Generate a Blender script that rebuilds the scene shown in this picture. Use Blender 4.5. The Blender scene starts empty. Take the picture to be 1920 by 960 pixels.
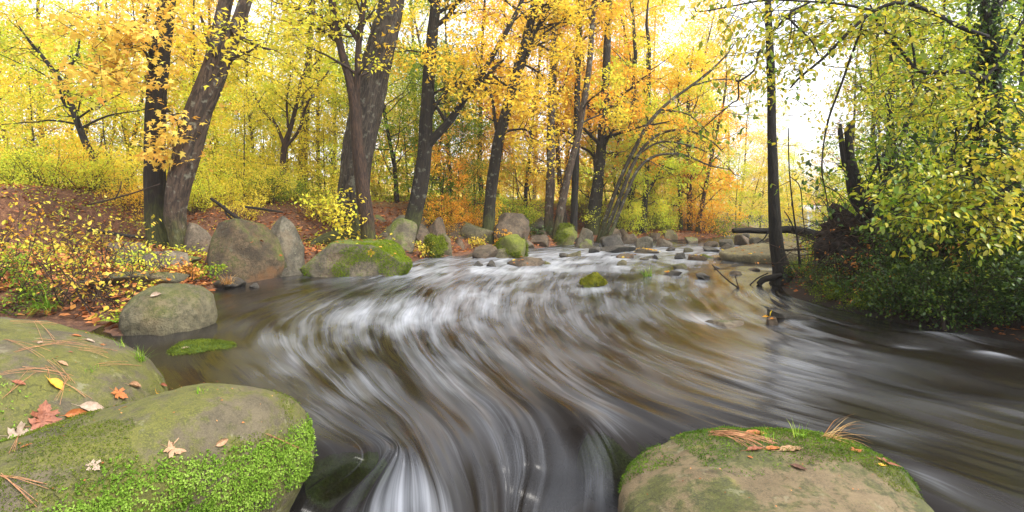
import bpy, math
import numpy as np
from mathutils import Vector, Matrix
from mathutils.bvhtree import BVHTree

# ------------------------------------------------------------------ camera, sky, sun, exposure
SC = bpy.context.scene
COL = SC.collection
F, CX, HY, CH = 1000.0, 960.0, 400.0, 1.4       # focal length (px of the 1920 wide photo), centre column, horizon row, eye height
cam_d = bpy.data.cameras.new('camera')
cam_d.sensor_width = 36.0
cam_d.lens = 36.0 * F / 1920.0
cam_d.shift_y = -(480.0 - HY) / 1920.0
cam_d.clip_start = 0.05
cam_d.clip_end = 3000.0
cam = bpy.data.objects.new('camera', cam_d)
cam.location = (0, 0, CH)
cam.rotation_euler = (math.radians(90), 0, 0)
COL.objects.link(cam)
SC.camera = cam

SUN_EL, SUN_AZ = 52.0, 125.0                     # high soft sun to the right, a little behind
world = bpy.data.worlds.new('World')
SC.world = world
world.use_nodes = True
wn, wl = world.node_tree.nodes, world.node_tree.links
wn.clear()
sky = wn.new('ShaderNodeTexSky')
sky.sky_type = 'NISHITA'
sky.sun_disc = False
sky.sun_elevation = math.radians(SUN_EL)
sky.sun_rotation = math.radians(SUN_AZ)
sky.air_density = 1.2
sky.dust_density = 2.0
sky.ozone_density = 0.6
hs = wn.new('ShaderNodeHueSaturation')           # overcast: the cloud layer takes the blue out
hs.inputs['Saturation'].default_value = 0.12
bg = wn.new('ShaderNodeBackground')
bg.inputs['Strength'].default_value = 0.15
wo = wn.new('ShaderNodeOutputWorld')
wl.new(sky.outputs[0], hs.inputs['Color'])
wl.new(hs.outputs[0], bg.inputs['Color'])
wl.new(bg.outputs[0], wo.inputs['Surface'])

sun_d = bpy.data.lights.new('sun', 'SUN')
sun_d.energy = 1.5
sun_d.angle = math.radians(14)
sun_d.color = (1.0, 0.95, 0.86)
sun = bpy.data.objects.new('sun', sun_d)
el, az = math.radians(SUN_EL), math.radians(SUN_AZ)
sdir = Vector((math.sin(az) * math.cos(el), math.cos(az) * math.cos(el), math.sin(el)))
sun.rotation_euler = sdir.to_track_quat('Z', 'Y').to_euler()
sun.location = (0, 0, 40)
COL.objects.link(sun)

SC.view_settings.view_transform = 'Standard'
SC.view_settings.look = 'None'
SC.view_settings.gamma = 1.0
SC.view_settings.use_curve_mapping = False
SC.view_settings.exposure = 1.5
SC.cycles.use_denoising = True
SC.cycles.max_bounces = 7
SC.cycles.diffuse_bounces = 4
SC.cycles.glossy_bounces = 3
SC.cycles.transmission_bounces = 4
SC.cycles.transparent_max_bounces = 6
SC.cycles.volume_bounces = 1
SC.cycles.sample_clamp_indirect = 6.0
SC.cycles.sample_clamp_direct = 2.0
SC.cycles.use_adaptive_sampling = True
SC.cycles.adaptive_threshold = 0.015

# ------------------------------------------------------------------ small maths
def W(px, py, z=0.0):
    """point of the horizontal level z seen at a photo position"""
    d = F * (CH - z) / (py - HY)
    return np.array(((px - CX) * d / F, d, z))

def D(px, py, d):
    return np.array(((px - CX) * d / F, d, CH - (py - HY) * d / F))

def proj(p):
    p = np.asarray(p, float)
    y = np.maximum(p[..., 1], 0.01)
    return CX + F * p[..., 0] / y, HY - F * (p[..., 2] - CH) / y

def unit(v):
    v = np.asarray(v, float)
    return v / np.maximum(np.linalg.norm(v, axis=-1, keepdims=True), 1e-9)

def sm(a, b, x):
    t = np.clip((np.asarray(x, float) - a) / (b - a), 0, 1)
    return t * t * (3 - 2 * t)

def _h(ix, iy, iz, s):
    h = (ix.astype(np.int64) * 374761393 + iy.astype(np.int64) * 668265263 + iz.astype(np.int64) * 2147483647 + s * 974634777) & 0xFFFFFFFF
    h = ((h ^ (h >> 13)) * 1274126177) & 0xFFFFFFFF
    h = ((h ^ (h >> 16)) * 2246822519) & 0xFFFFFFFF
    return ((h ^ (h >> 15)) & 0xFFFFFF) / float(0xFFFFFF)

def vn(p, s=0):
    p = np.asarray(p, float)
    i = np.floor(p).astype(np.int64)
    f = p - i
    f = f * f * (3 - 2 * f)
    r = 0.0
    for a in (0, 1):
        wx = f[..., 0] if a else 1 - f[..., 0]
        for b in (0, 1):
            wy = f[..., 1] if b else 1 - f[..., 1]
            for c in (0, 1):
                wz = f[..., 2] if c else 1 - f[..., 2]
                r = r + wx * wy * wz * _h(i[..., 0] + a, i[..., 1] + b, i[..., 2] + c, s)
    return r * 2 - 1

def fbm(p, o=4, s=0, g=0.5):
    p = np.asarray(p, float)
    r, a = 0.0, 1.0
    for k in range(o):
        r = r + a * vn(p * (2.03 ** k) + 17.3 * k, s + k)
        a *= g
    return r

def xy0(x, y, k=1.0):
    return np.stack([np.asarray(x) * k, np.asarray(y) * k, np.zeros_like(np.asarray(x, float))], -1)

def spline(pts, n):
    """Catmull-Rom through pts, n samples, any number of columns"""
    P = np.asarray(pts, float)
    m = len(P)
    if m == 2:
        t = np.linspace(0, 1, n)[:, None]
        return P[0] * (1 - t) + P[1] * t
    E = np.concatenate([2 * P[:1] - P[1:2], P, 2 * P[-1:] - P[-2:-1]], 0)
    t = np.linspace(0, m - 1, n)
    i = np.minimum(t.astype(int), m - 2)
    u = (t - i).reshape((-1,) + (1,) * (P.ndim - 1))
    a, b, c, d = E[i], E[i + 1], E[i + 2], E[i + 3]
    return 0.5 * (2 * b + (c - a) * u + (2 * a - 5 * b + 4 * c - d) * u ** 2 + (3 * b - a - 3 * c + d) * u ** 3)

# ------------------------------------------------------------------ objects
def mesh_data(name, V, faces, mat=None, smooth=True, attrs=None):
    """faces: list of integer arrays (n,3) or (n,4)"""
    me = bpy.data.meshes.new(name)
    V = np.asarray(V, np.float32)
    me.vertices.add(len(V))
    me.vertices.foreach_set('co', V.ravel())
    fl = [np.asarray(f, np.int32) for f in faces if len(f)]
    ls = np.concatenate([np.full(len(f), f.shape[1], np.int32) for f in fl])
    vi = np.concatenate([f.ravel() for f in fl])
    me.loops.add(len(vi))
    me.loops.foreach_set('vertex_index', vi)
    me.polygons.add(len(ls))
    st = np.zeros(len(ls), np.int32)
    st[1:] = np.cumsum(ls)[:-1]
    me.polygons.foreach_set('loop_start', st)
    me.polygons.foreach_set('use_smooth', np.full(len(ls), smooth, bool))
    for k, a in (attrs or {}).items():
        a = np.asarray(a, np.float32)
        if a.ndim == 1:
            at = me.attributes.new(k, 'FLOAT', 'POINT')
            at.data.foreach_set('value', a)
        else:
            at = me.attributes.new(k, 'FLOAT_VECTOR', 'POINT')
            at.data.foreach_set('vector', a.ravel())
    me.update()
    me.validate()
    if mat:
        me.materials.append(mat)
    return me

LABELS = {}
def tag(o, label=None, cat=None, group=None, kind=None):
    if label:
        o['label'] = label
        LABELS[label] = LABELS.get(label, 0) + 1
    if cat:
        o['category'] = cat
    if group:
        o['group'] = group
    if kind:
        o['kind'] = kind
    return o

def link(name, me, parent=None):
    o = bpy.data.objects.new(name, me)
    COL.objects.link(o)
    if parent is not None:
        o.parent = parent
        o.matrix_parent_inverse = Matrix.Translation(-Vector(parent.location))   # parents are unrotated when built
    return o

def empty(name, loc, label=None, cat=None, group=None):
    o = bpy.data.objects.new(name, None)
    o.empty_display_size = 0.2
    o.location = [float(c) for c in loc]
    COL.objects.link(o)
    return tag(o, label, cat, group)

def copy_tree(o, loc, rz, sc, mats, label, group):
    """copy of a thing and its parts; mats maps a part name to its own material"""
    c = o.copy()
    COL.objects.link(c)
    c.location = [float(v) for v in loc]
    c.rotation_euler = (0, 0, rz)
    c.scale = (sc, sc, sc) if np.isscalar(sc) else sc
    tag(c, label, None, group)
    for ch in o.children:
        k = ch.copy()
        COL.objects.link(k)
        k.parent = c
        nm = ch.name.split('.')[0]
        if nm in mats:
            k.material_slots[0].link = 'OBJECT'
            k.material_slots[0].material = mats[nm]
    return c

class MB:
    """collects geometry of one mesh"""
    def __init__(s):
        s.V, s.T, s.Q, s.n, s.A = [], [], [], 0, {}
    def add(s, V, T=None, Q=None, **attrs):
        V = np.asarray(V, float)
        s.V.append(V)
        if T is not None and len(T):
            s.T.append(np.asarray(T) + s.n)
        if Q is not None and len(Q):
            s.Q.append(np.asarray(Q) + s.n)
        for k, a in attrs.items():
            s.A.setdefault(k, []).append(np.asarray(a, float))
        s.n += len(V)
    def data(s, name, mat, smooth=True):
        f = []
        if s.T: f.append(np.vstack(s.T))
        if s.Q: f.append(np.vstack(s.Q))
        return mesh_data(name, np.vstack(s.V), f, mat, smooth, {k: np.concatenate(a) for k, a in s.A.items()})
    def build(s, name, mat, parent=None, smooth=True):
        return link(name, s.data(name, mat, smooth), parent)

def tubes(P, R, k=6, caps=False):
    """P (m,n,3) paths, R (m,n) radii -> verts, quads, coords that follow the tube"""
    P = np.asarray(P, float); R = np.asarray(R, float)
    m, n, _ = P.shape
    T = unit(np.gradient(P, axis=1))
    mean = unit(P[:, -1] - P[:, 0])
    ax = np.argmin(np.abs(mean), axis=1)
    ref = np.eye(3)[ax][:, None, :]
    N = unit(np.cross(T, np.broadcast_to(ref, T.shape)))
    B = np.cross(T, N)
    a = np.linspace(0, 2 * np.pi, k, endpoint=False)
    c, s = np.cos(a), np.sin(a)
    off = N[:, :, None, :] * c[None, None, :, None] + B[:, :, None, :] * s[None, None, :, None]
    V = P[:, :, None, :] + off * R[:, :, None, None]
    L = np.concatenate([np.zeros((m, 1)), np.cumsum(np.linalg.norm(np.diff(P, axis=1), axis=2), axis=1)], 1)
    tc = np.stack([np.broadcast_to(c[None, None, :], (m, n, k)) * R[:, :, None],
                   np.broadcast_to(s[None, None, :], (m, n, k)) * R[:, :, None],
                   np.broadcast_to(L[:, :, None], (m, n, k))], -1)
    i = np.arange(n - 1)[:, None] * k
    j = np.arange(k)[None, :]
    q = np.stack([i + j, i + (j + 1) % k, i + k + (j + 1) % k, i + k + j], -1).reshape(-1, 4)
    Q = (q[None] + (np.arange(m) * n * k)[:, None, None]).reshape(-1, 4)
    return V.reshape(-1, 3), Q, tc.reshape(-1, 3)

# ------------------------------------------------------------------ material helpers
def dk(c, k): return tuple(k * x for x in c)

class NT:
    def __init__(s, name):
        s.m = bpy.data.materials.new(name)
        s.m.use_nodes = True
        s.t = s.m.node_tree
        s.t.nodes.clear()
        s.out = s.t.nodes.new('ShaderNodeOutputMaterial')
    def n(s, typ, **kw):
        nd = s.t.nodes.new('ShaderNode' + typ)
        for k, v in kw.items():
            if k.startswith('_'):
                setattr(nd, k[1:], v)
            else:
                s.i(nd, k, v)
        return nd
    def i(s, nd, k, v):
        inp = nd.inputs[int(k[1:])] if (k[0] == 'i' and k[1:].isdigit()) else nd.inputs[k.replace('__', ' ')]
        if hasattr(v, 'is_linked') or isinstance(v, bpy.types.NodeSocket):
            s.t.links.new(v, inp)
        elif isinstance(v, (tuple, list)) and len(v) == 3 and inp.type == 'RGBA':
            inp.default_value = (*v, 1)
        else:
            inp.default_value = v
    def noise(s, vec, scale, detail=4.0, rough=0.55, dist=0.0, out=0):
        nd = s.n('TexNoise', Vector=vec, Scale=scale, Detail=detail, Roughness=rough, Distortion=dist)
        return nd.outputs[out]
    def math(s, op, a, b=0.0, c=None, clamp=False):
        nd = s.n('Math', i0=a, i1=b, _operation=op, _use_clamp=clamp)
        if c is not None: s.i(nd, 'i2', c)
        return nd.outputs[0]
    def ramp(s, fac, stops, interp='LINEAR'):
        nd = s.n('ValToRGB', Fac=fac)
        r = nd.color_ramp
        r.interpolation = interp
        while len(r.elements) < len(stops): r.elements.new(0.5)
        for e, (p, c) in zip(r.elements, stops):
            e.position = p
            e.color = (*c, 1) if len(c) == 3 else c
        return nd.outputs[0]
    def rng(s, v, a, b, c=0.0, d=1.0, smooth=True):
        nd = s.n('MapRange', Value=v)
        nd.interpolation_type = 'SMOOTHSTEP' if smooth else 'LINEAR'
        for k, x in zip(('From Min', 'From Max', 'To Min', 'To Max'), (a, b, c, d)):
            nd.inputs[k].default_value = x
        return nd.outputs[0]
    def mix(s, f, a, b, mode='MIX'):
        nd = s.n('Mix', _data_type='RGBA', _blend_type=mode)
        s.i(nd, 'i0', f)
        for idx, v in ((6, a), (7, b)):
            if isinstance(v, (tuple, list)): nd.inputs[idx].default_value = (*v, 1)
            else: s.t.links.new(v, nd.inputs[idx])
        return nd.outputs[2]
    def attr(s, name):
        return s.n('Attribute', _attribute_name=name)
    def bump(s, h, strength, dist=0.02, normal=None):
        nd = s.n('Bump', Height=h, Strength=strength, Distance=dist)
        if normal is not None: s.i(nd, 'Normal', normal)
        return nd.outputs[0]
    def scale_vec(s, v, sc):
        return s.n('Mapping', Vector=v, Scale=sc).outputs[0]
    def done(s, sh):
        s.t.links.new(sh, s.out.inputs['Surface'])
        return s.m

def mat_leaf(name, stops, trans=0.52, gloss=0.0):
    t = NT(name)
    c = t.ramp(t.attr('rnd').outputs['Fac'], stops)
    d = t.n('BsdfDiffuse', Color=c).outputs[0]
    tr = t.n('BsdfTranslucent', Color=t.mix(1.0, c, (1.0, 0.92, 0.7), 'MULTIPLY')).outputs[0]
    s = t.n('MixShader', Fac=trans, i1=d, i2=tr).outputs[0]
    if gloss:
        g = t.n('BsdfGlossy', Color=(1, 1, 1), Roughness=0.35).outputs[0]
        s = t.n('MixShader', Fac=gloss, i1=s, i2=g).outputs[0]
    return t.done(s)

def mat_bark(name, dark, light, moss_top=0.0, furrow=1.0, mosscol=(0.075, 0.085, 0.016), lich=0.0):
    t = NT(name)
    tc = t.attr('tc').outputs['Vector']
    v = t.scale_vec(tc, (9.0 * furrow, 9.0 * furrow, 1.6))
    n1 = t.noise(v, 2.2, 6, 0.65, 0.6)
    n2 = t.noise(tc, 3.0, 4)
    f = t.rng(n1, 0.40, 0.60)
    c = t.mix(f, dark, light)
    c = t.mix(t.rng(n2, 0.35, 0.7, 0.0, 0.5), c, tuple(0.55 * a + 0.45 * b for a, b in zip(dark, light)))
    if lich:
        c = t.mix(t.rng(t.noise(tc, 5.0, 5, 0.6), 0.56, 0.66, 0, lich), c, (0.30, 0.31, 0.24))
    if moss_top:
        z = t.n('SeparateXYZ', Vector=t.n('NewGeometry').outputs['Position']).outputs[2]
        k = t.math('ADD', z, t.math('MULTIPLY', t.noise(tc, 4.0, 4), -1.6))
        c = t.mix(t.rng(k, moss_top - 1.0, moss_top - 0.2, 0.75, 0.0), c, t.mix(f, dk(mosscol, 0.45), mosscol))
    b = t.bump(n1, 1.0, 0.05)
    return t.done(t.n('BsdfPrincipled', Base__Color=c, Roughness=0.9, Normal=b).outputs[0])

def mat_rock(name, c1, c2, moss=0.0, mosscol=(0.09, 0.12, 0.015), mosscol2=(0.05, 0.075, 0.012), lich=0.15, scale=1.0, rough=0.82, stain=0.3):
    t = NT(name)
    P = t.n('NewGeometry')
    pos = P.outputs['Position']
    n1 = t.noise(pos, 2.3 * scale, 7, 0.62)
    n2 = t.noise(pos, 14.0 * scale, 6, 0.7)
    n3 = t.noise(pos, 60.0 * scale, 3, 0.7)
    n4 = t.noise(t.n('VectorMath', i0=pos, i1=(7.3, 2.1, 5.5), _operation='ADD').outputs[0], 1.6 * scale, 5, 0.6)
    c = t.mix(t.rng(n1, 0.38, 0.60), dk(c1, 0.8), c2)
    c = t.mix(t.rng(n2, 0.44, 0.58, 0, 0.65), c, tuple(0.35 * x for x in c1))
    if stain:
        c = t.mix(t.rng(n4, 0.52, 0.66, 0, stain), c, (c2[0] * 1.15, c2[1] * 0.78, c2[2] * 0.5))
    if lich:
        c = t.mix(t.rng(t.noise(pos, 7.0 * scale, 6, 0.65), 0.58, 0.66, 0, lich), c, (0.40, 0.41, 0.27))
    c = t.mix(t.rng(n3, 0.3, 0.75, 0, 0.35), c, tuple(1.35 * x for x in c2))
    if moss:
        nz = t.n('SeparateXYZ', Vector=P.outputs['Normal']).outputs[2]
        a = t.math('ADD', t.math('MULTIPLY', nz, 0.22), t.math('ADD', t.math('MULTIPLY', n1, 0.55), t.math('MULTIPLY', n2, 0.35)))
        mk = t.rng(a, 0.78 - 0.42 * moss, 0.90 - 0.36 * moss, 0.0, 0.95)
        mc = t.mix(t.rng(n2, 0.35, 0.62), mosscol, mosscol2)
        mc = t.mix(t.rng(n3, 0.4, 0.7, 0, 0.6), mc, tuple(1.5 * x for x in mosscol))
        c = t.mix(mk, c, mc)
    hgt = t.math('ADD', t.math('MULTIPLY', n2, 0.6), t.math('MULTIPLY', n3, 0.4))
    b = t.bump(t.math('ADD', hgt, t.math('MULTIPLY', n1, 1.2)), 1.0, 0.07 / scale)
    return t.done(t.n('BsdfPrincipled', Base__Color=c, Roughness=rough, Normal=b).outputs[0])

def mat_plain(name, c1, c2, scale=8.0, rough=0.85, bump=0.3):
    t = NT(name)
    pos = t.n('NewGeometry').outputs['Position']
    n = t.noise(pos, scale, 6, 0.65)
    c = t.mix(t.rng(n, 0.35, 0.65), c1, c2)
    return t.done(t.n('BsdfPrincipled', Base__Color=c, Roughness=rough, Normal=t.bump(n, bump, 0.02)).outputs[0])

YEL, GOLD, ORA, LIME, GRN, DGR, RED, BRN, CRM = ((0.92, 0.79, 0.10), (0.92, 0.68, 0.08), (0.88, 0.42, 0.05), (0.60, 0.68, 0.07), (0.20, 0.33, 0.04),
    (0.05, 0.11, 0.02), (0.52, 0.08, 0.04), (0.33, 0.15, 0.05), (0.80, 0.66, 0.26))
LM = {
    'yellow': mat_leaf('leaf_yellow', [(0, dk(LIME, 0.8)), (0.25, LIME), (0.5, YEL), (0.85, YEL), (1, GOLD)]),
    'gold': mat_leaf('leaf_gold', [(0, LIME), (0.2, YEL), (0.45, GOLD), (0.8, (0.92, 0.60, 0.07)), (1, ORA)]),
    'orange': mat_leaf('leaf_orange', [(0, YEL), (0.25, GOLD), (0.55, (0.9, 0.50, 0.06)), (0.85, ORA), (1, RED)]),
    'lime': mat_leaf('leaf_lime', [(0, GRN), (0.35, LIME), (0.65, dk(LIME, 1.15)), (0.85, YEL), (1, GOLD)]),
    'green': mat_leaf('leaf_green', [(0, DGR), (0.4, GRN), (0.7, (0.22, 0.33, 0.03)), (0.9, LIME), (1, YEL)]),
    'dark': mat_leaf('leaf_dark_green', [(0, dk(DGR, 0.45)), (0.5, dk(DGR, 0.75)), (0.85, dk(GRN, 0.7)), (0.95, LIME), (1, GOLD)], 0.3, 0.03),
    'red': mat_leaf('leaf_red', [(0, ORA), (0.4, (0.5, 0.12, 0.05)), (1, RED)]),
    'pink': mat_leaf('leaf_pink', [(0, CRM), (0.4, (0.6, 0.28, 0.2)), (1, (0.5, 0.12, 0.1))]),
    'pale': mat_leaf('leaf_pale', [(0, dk(LIME, 1.2)), (0.4, CRM), (0.8, YEL), (1, (0.7, 0.38, 0.12))]),
    'near': mat_leaf('leaf_beech', [(0, (0.045, 0.11, 0.010)), (0.30, (0.12, 0.24, 0.016)), (0.52, (0.30, 0.38, 0.03)), (0.72, (0.7, 0.6, 0.06)), (0.93, GOLD), (1, ORA)], 0.5, 0.03),
    'maple': mat_leaf('leaf_maple', [(0, LIME), (0.2, (0.9, 0.77, 0.18)), (0.5, (0.9, 0.67, 0.14)), (0.8, (0.88, 0.50, 0.12)), (0.95, ORA), (1, RED)], 0.5),
    'sapling': mat_leaf('leaf_sapling', [(0, (0.16, 0.26, 0.03)), (0.3, (0.42, 0.42, 0.04)), (0.55, (0.75, 0.6, 0.08)), (0.85, (0.78, 0.5, 0.06)), (1, ORA)], 0.4, 0.02),
    'litter': mat_leaf('leaf_litter', [(0, (0.10, 0.04, 0.02)), (0.3, (0.26, 0.09, 0.035)), (0.6, (0.40, 0.15, 0.06)), (0.85, (0.52, 0.23, 0.09)), (1, (0.62, 0.36, 0.14))], 0.1),
    'litter_gold': mat_leaf('leaf_litter_gold', [(0, (0.24, 0.09, 0.03)), (0.4, (0.5, 0.2, 0.06)), (0.8, (0.62, 0.32, 0.07)), (1, YEL)], 0.15),
}
BARK = {
    'dark': mat_bark('bark_dark_furrowed', (0.0044, 0.0030, 0.0021), (0.0243, 0.0165, 0.0107), 1.35),
    'tan': mat_bark('bark_pale_brown', (0.0178, 0.0111, 0.0080), (0.0946, 0.0632, 0.0435), 0.9, 0.8, lich=0.5),
    'grey': mat_bark('bark_grey', (0.0110, 0.0077, 0.0058), (0.0692, 0.0519, 0.0387), 1.2, 1.0, lich=0.3),
    'red': mat_bark('bark_reddish', (0.0128, 0.0066, 0.0044), (0.0610, 0.0318, 0.0191), 0.7, 1.2),
    'black': mat_bark('bark_blackish', (0.0039, 0.0030, 0.0023), (0.0196, 0.0141, 0.0100)),
    'moss': mat_bark('bark_brown_mossy', (0.0052, 0.0035, 0.0022), (0.0241, 0.0168, 0.0106), 1.2, lich=0.3),
    'far': mat_bark('bark_far', (0.0224, 0.0161, 0.0122), (0.0850, 0.0634, 0.0475)),
    'twig': mat_bark('bark_twig', (0.0189, 0.0107, 0.0075), (0.0881, 0.0505, 0.0320)),
    'lichen': mat_bark('bark_lichen', (0.0148, 0.0110, 0.0062), (0.0678, 0.0536, 0.0291), 0.8, lich=0.8),
}

# ------------------------------------------------------------------ terrain: shore lines, height function
LSH = [(40, 110), (31, 75), (26, 60), (20, 43), (15, 35), (11, 29.6), (7.5, 27.4), (3.9, 25.9)] + \
      [tuple(W(*p)[:2]) for p in ((1000, 465), (900, 472), (790, 485), (690, 500), (600, 503), (480, 505), (410, 520), (385, 560), (330, 612), (240, 622), (160, 606), (60, 596))] + \
      [(-7.4, 6.6), (-6.5, 4.2), (-5.2, 2.2), (-4.3, 0), (-4.0, -6), (-4, -14)]
RSH = [(7, -14), (6.6, -6), (6.3, 0), (6.2, 3.5)] + [tuple(W(*p)[:2]) for p in ((1985, 650), (1900, 632), (1760, 606), (1640, 580), (1560, 563), (1490, 549), (1452, 530))] + \
      [(5.9, 11.9), (8.5, 13.2), (12, 14.8), (20, 17.5), (25, 21), (26, 28), (29, 36), (36, 50), (44, 75), (52, 110)]
LSH, RSH = np.array(LSH), np.array(RSH)

def pdist(x, y, L):
    b = np.full(np.shape(x), 1e9)
    for a, c in zip(L[:-1], L[1:]):
        d = c - a
        t = np.clip(((x - a[0]) * d[0] + (y - a[1]) * d[1]) / (d @ d), 0, 1)
        b = np.minimum(b, np.hypot(x - a[0] - t * d[0], y - a[1] - t * d[1]))
    return b

def inpoly(x, y, L):
    c = np.zeros(np.shape(x), bool)
    for (x0, y0), (x1, y1) in zip(L, np.roll(L, -1, 0)):
        if y0 == y1: continue
        k = ((y0 > y) != (y1 > y)) & (x < (x1 - x0) * (y - y0) / (y1 - y0) + x0)
        c ^= k
    return c

RPOLY = np.vstack([LSH, RSH])
def ground(x, y):
    x = np.asarray(x, float); y = np.asarray(y, float)
    dl, dr = pdist(x, y, LSH), pdist(x, y, RSH)
    ins = inpoly(x, y, RPOLY)
    left = dl < dr
    s = np.minimum(dl, dr)
    nz = fbm(xy0(x, y, 0.55), 4, 3)
    n2 = fbm(xy0(x, y, 0.09), 3, 8)
    far = sm(13, 20, y)                                             # the steep lip of the near bank softens upstream
    a = 4.6 * (1 - far) + 1.6 * far + 0.9 * nz
    b = 6.2 * (1 - far) + 8.0 * far + 1.1 * nz
    hl = 0.34 * sm(0, 0.7, s) + 0.22 * sm(0.7, 4.0, s) + 1.5 * sm(a, b, s) + (0.05 + 0.22 * sm(4, 7, s)) * nz + np.clip(s - 8, 0, 60) * 0.012 + 0.35 * n2 * sm(10, 30, s)
    hr = 0.22 * sm(0, 0.4, s) + 0.6 * sm(0.4, 2.6, s) + 0.07 * nz + np.clip(s - 4, 0, 60) * 0.01
    out = np.where(left, hl, hr)
    bed = -0.14 * sm(0, 0.5, s) - 0.28 * sm(0.5, 2.0, s) - 1.0 * sm(4.3, 3.0, y) * sm(0, 1.2, s) + 0.06 * nz
    return np.where(ins, bed, out)

def gz(x, y):
    return float(ground(np.array([x]), np.array([y]))[0])

def axis(lo, hi, c, d0, g):
    a = [c]
    d = d0
    while a[-1] < hi: a.append(a[-1] + d); d *= g
    b = [c]
    d = d0
    while b[-1] > lo: b.append(b[-1] - d); d *= g
    return np.array(sorted(set(b + a)))
gx = axis(-230, 230, 0.0, 0.16, 1.0115)
gy = axis(-20, 300, 9.0, 0.10, 1.014)
X, Y = np.meshgrid(gx, gy, indexing='xy')
Z = ground(X, Y)
nx, ny = len(gx), len(gy)
idx = np.arange(nx * ny).reshape(ny, nx)
quads = np.stack([idx[:-1, :-1], idx[:-1, 1:], idx[1:, 1:], idx[1:, :-1]], -1).reshape(-1, 4)
GV = np.stack([X, Y, Z], -1).reshape(-1, 3)
meadow = (sm(5.5, 9, pdist(X, Y, LSH)) * sm(16, 22, Y) * (X < 40)).ravel()
t = NT('ground_litter_soil')
pos = t.n('NewGeometry').outputs['Position']
n1, n2, n3 = t.noise(pos, 1.2, 5), t.noise(pos, 9.0, 6, 0.7), t.noise(pos, 38.0, 4, 0.7)
c = t.ramp(t.math('ADD', t.math('MULTIPLY', n2, 0.55), t.math('MULTIPLY', n3, 0.45)), [(0.34, (0.03, 0.014, 0.009)), (0.45, (0.095, 0.040, 0.022)), (0.54, (0.18, 0.080, 0.040)), (0.64, (0.33, 0.175, 0.085))])
c = t.mix(t.rng(n1, 0.5, 0.65, 0, 0.6), c, (0.12, 0.052, 0.027))
g = t.ramp(t.math('ADD', t.math('MULTIPLY', n2, 0.6), t.math('MULTIPLY', n3, 0.4)), [(0.35, (0.16, 0.19, 0.03)), (0.5, (0.30, 0.31, 0.06)), (0.65, (0.42, 0.36, 0.10))])
c = t.mix(t.math('MULTIPLY', t.attr('meadow').outputs['Fac'], t.rng(n1, 0.3, 0.5, 0.5, 1.0)), c, g)
bedz = t.n('SeparateXYZ', Vector=pos).outputs[2]
c = t.mix(t.attr('darker').outputs['Fac'], c, t.mix(n2, (0.02, 0.013, 0.009), (0.09, 0.055, 0.035)))  # dark soil over the whole right bank
c = t.mix(t.rng(bedz, -0.12, 0.03, 1.0, 0.0), c, (0.020, 0.015, 0.011))
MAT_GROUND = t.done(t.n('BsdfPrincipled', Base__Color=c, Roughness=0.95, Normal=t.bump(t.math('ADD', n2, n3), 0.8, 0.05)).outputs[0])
go = link('ground', mesh_data('ground', GV, [quads], MAT_GROUND, True, {'meadow': meadow, 'darker': (pdist(X, Y, RSH) < pdist(X, Y, LSH)).astype(float).ravel()}))
tag(go, 'wooded stream banks of red soil and leaf litter', None, None, 'structure')

# ------------------------------------------------------------------ the stream: a sheet lofted between stream lines
ST = [
 [(1330,436),(1105,451),(985,461),(850,474),(745,492),(570,514),(390,545),(200,610),(120,690),(260,810),(400,905,-.12),(330,1010,-.35),(330,1150,-.5),(330,1900,-.6)],
 [(1345,436),(1130,451),(1020,461),(890,474),(790,490),(640,530),(500,580),(440,640),(520,720),(620,790),(700,850,-.03),(600,960,-.30),(540,1200,-.5),(540,1900,-.62)],
 [(1360,436),(1160,451),(1060,461),(935,474),(840,490),(720,530),(620,580),(600,640),(660,720),(735,790),(775,855,-.04),(800,960,-.22),(800,1200,-.52),(800,1900,-.7)],
 [(1380,436),(1195,451),(1105,461),(985,474),(895,490),(800,530),(745,580),(745,640),(800,715,-.02),(868,785,-.09),(912,860,-.22),(930,960,-.42),(920,1250,-.65),(920,1900,-.75)],
 [(1400,436),(1230,451),(1150,461),(1040,474),(960,490),(890,530),(860,580),(880,640),(955,715,-.02),(1035,780,-.08),(1065,865,-.24),(1050,960,-.45),(1020,1250,-.65),(1010,1900,-.75)],
 [(1425,436),(1275,451),(1205,461),(1110,474),(1050,490),(1010,530),(1000,580),(1040,640),(1150,720),(1300,780,-.01),(1480,840,-.03),(1700,930,-.10),(1900,1100,-.18),(2200,1900,-.3)],
 [(1450,436),(1325,451),(1270,461),(1195,474),(1155,490),(1130,530),(1140,580),(1200,640),(1330,700),(1500,750),(1700,800,-.02),(1950,870,-.08),(2300,960,-.14),(3400,1700,-.2)],
 [(1480,436),(1390,451),(1350,461),(1300,474),(1275,490),(1265,530),(1300,580),(1380,625),(1500,665),(1650,700),(1800,740),(2000,780,-.04),(2500,850,-.08),(4000,1300,-.1)],
 [(1520,436),(1470,451),(1440,461),(1410,474),(1390,492),(1390,525),(1420,560),(1490,595),(1600,625),(1720,650),(1860,680),(2050,710),(2600,760),(4300,1000,-.06)],
 [(1590,436),(1640,451),(1700,462),(1740,478),(1640,502),(1490,522),(1470,545),(1545,572),(1640,594),(1755,618),(1910,645),(2110,668),(2700,700),(4600,860,-.02)],
]
WP = np.array([[W(p[0], p[1], p[2] if len(p) > 2 else 0.0) for p in s] for s in ST])     # (10,14,3)
up = np.array([[(s[0][0] * 2.1, s[0][1] * 2.1, 0.0)] for s in WP])
WP = np.concatenate([up, WP], 1)
NL, NA = 560, 300
tmp = spline(WP.transpose(1, 0, 2), NL)           # along
grid = spline(tmp.transpose(1, 0, 2), NA)         # across -> (NA, NL, 3)
_u = np.broadcast_to(np.linspace(0, 9, NA)[:, None], grid.shape[:2])
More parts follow.
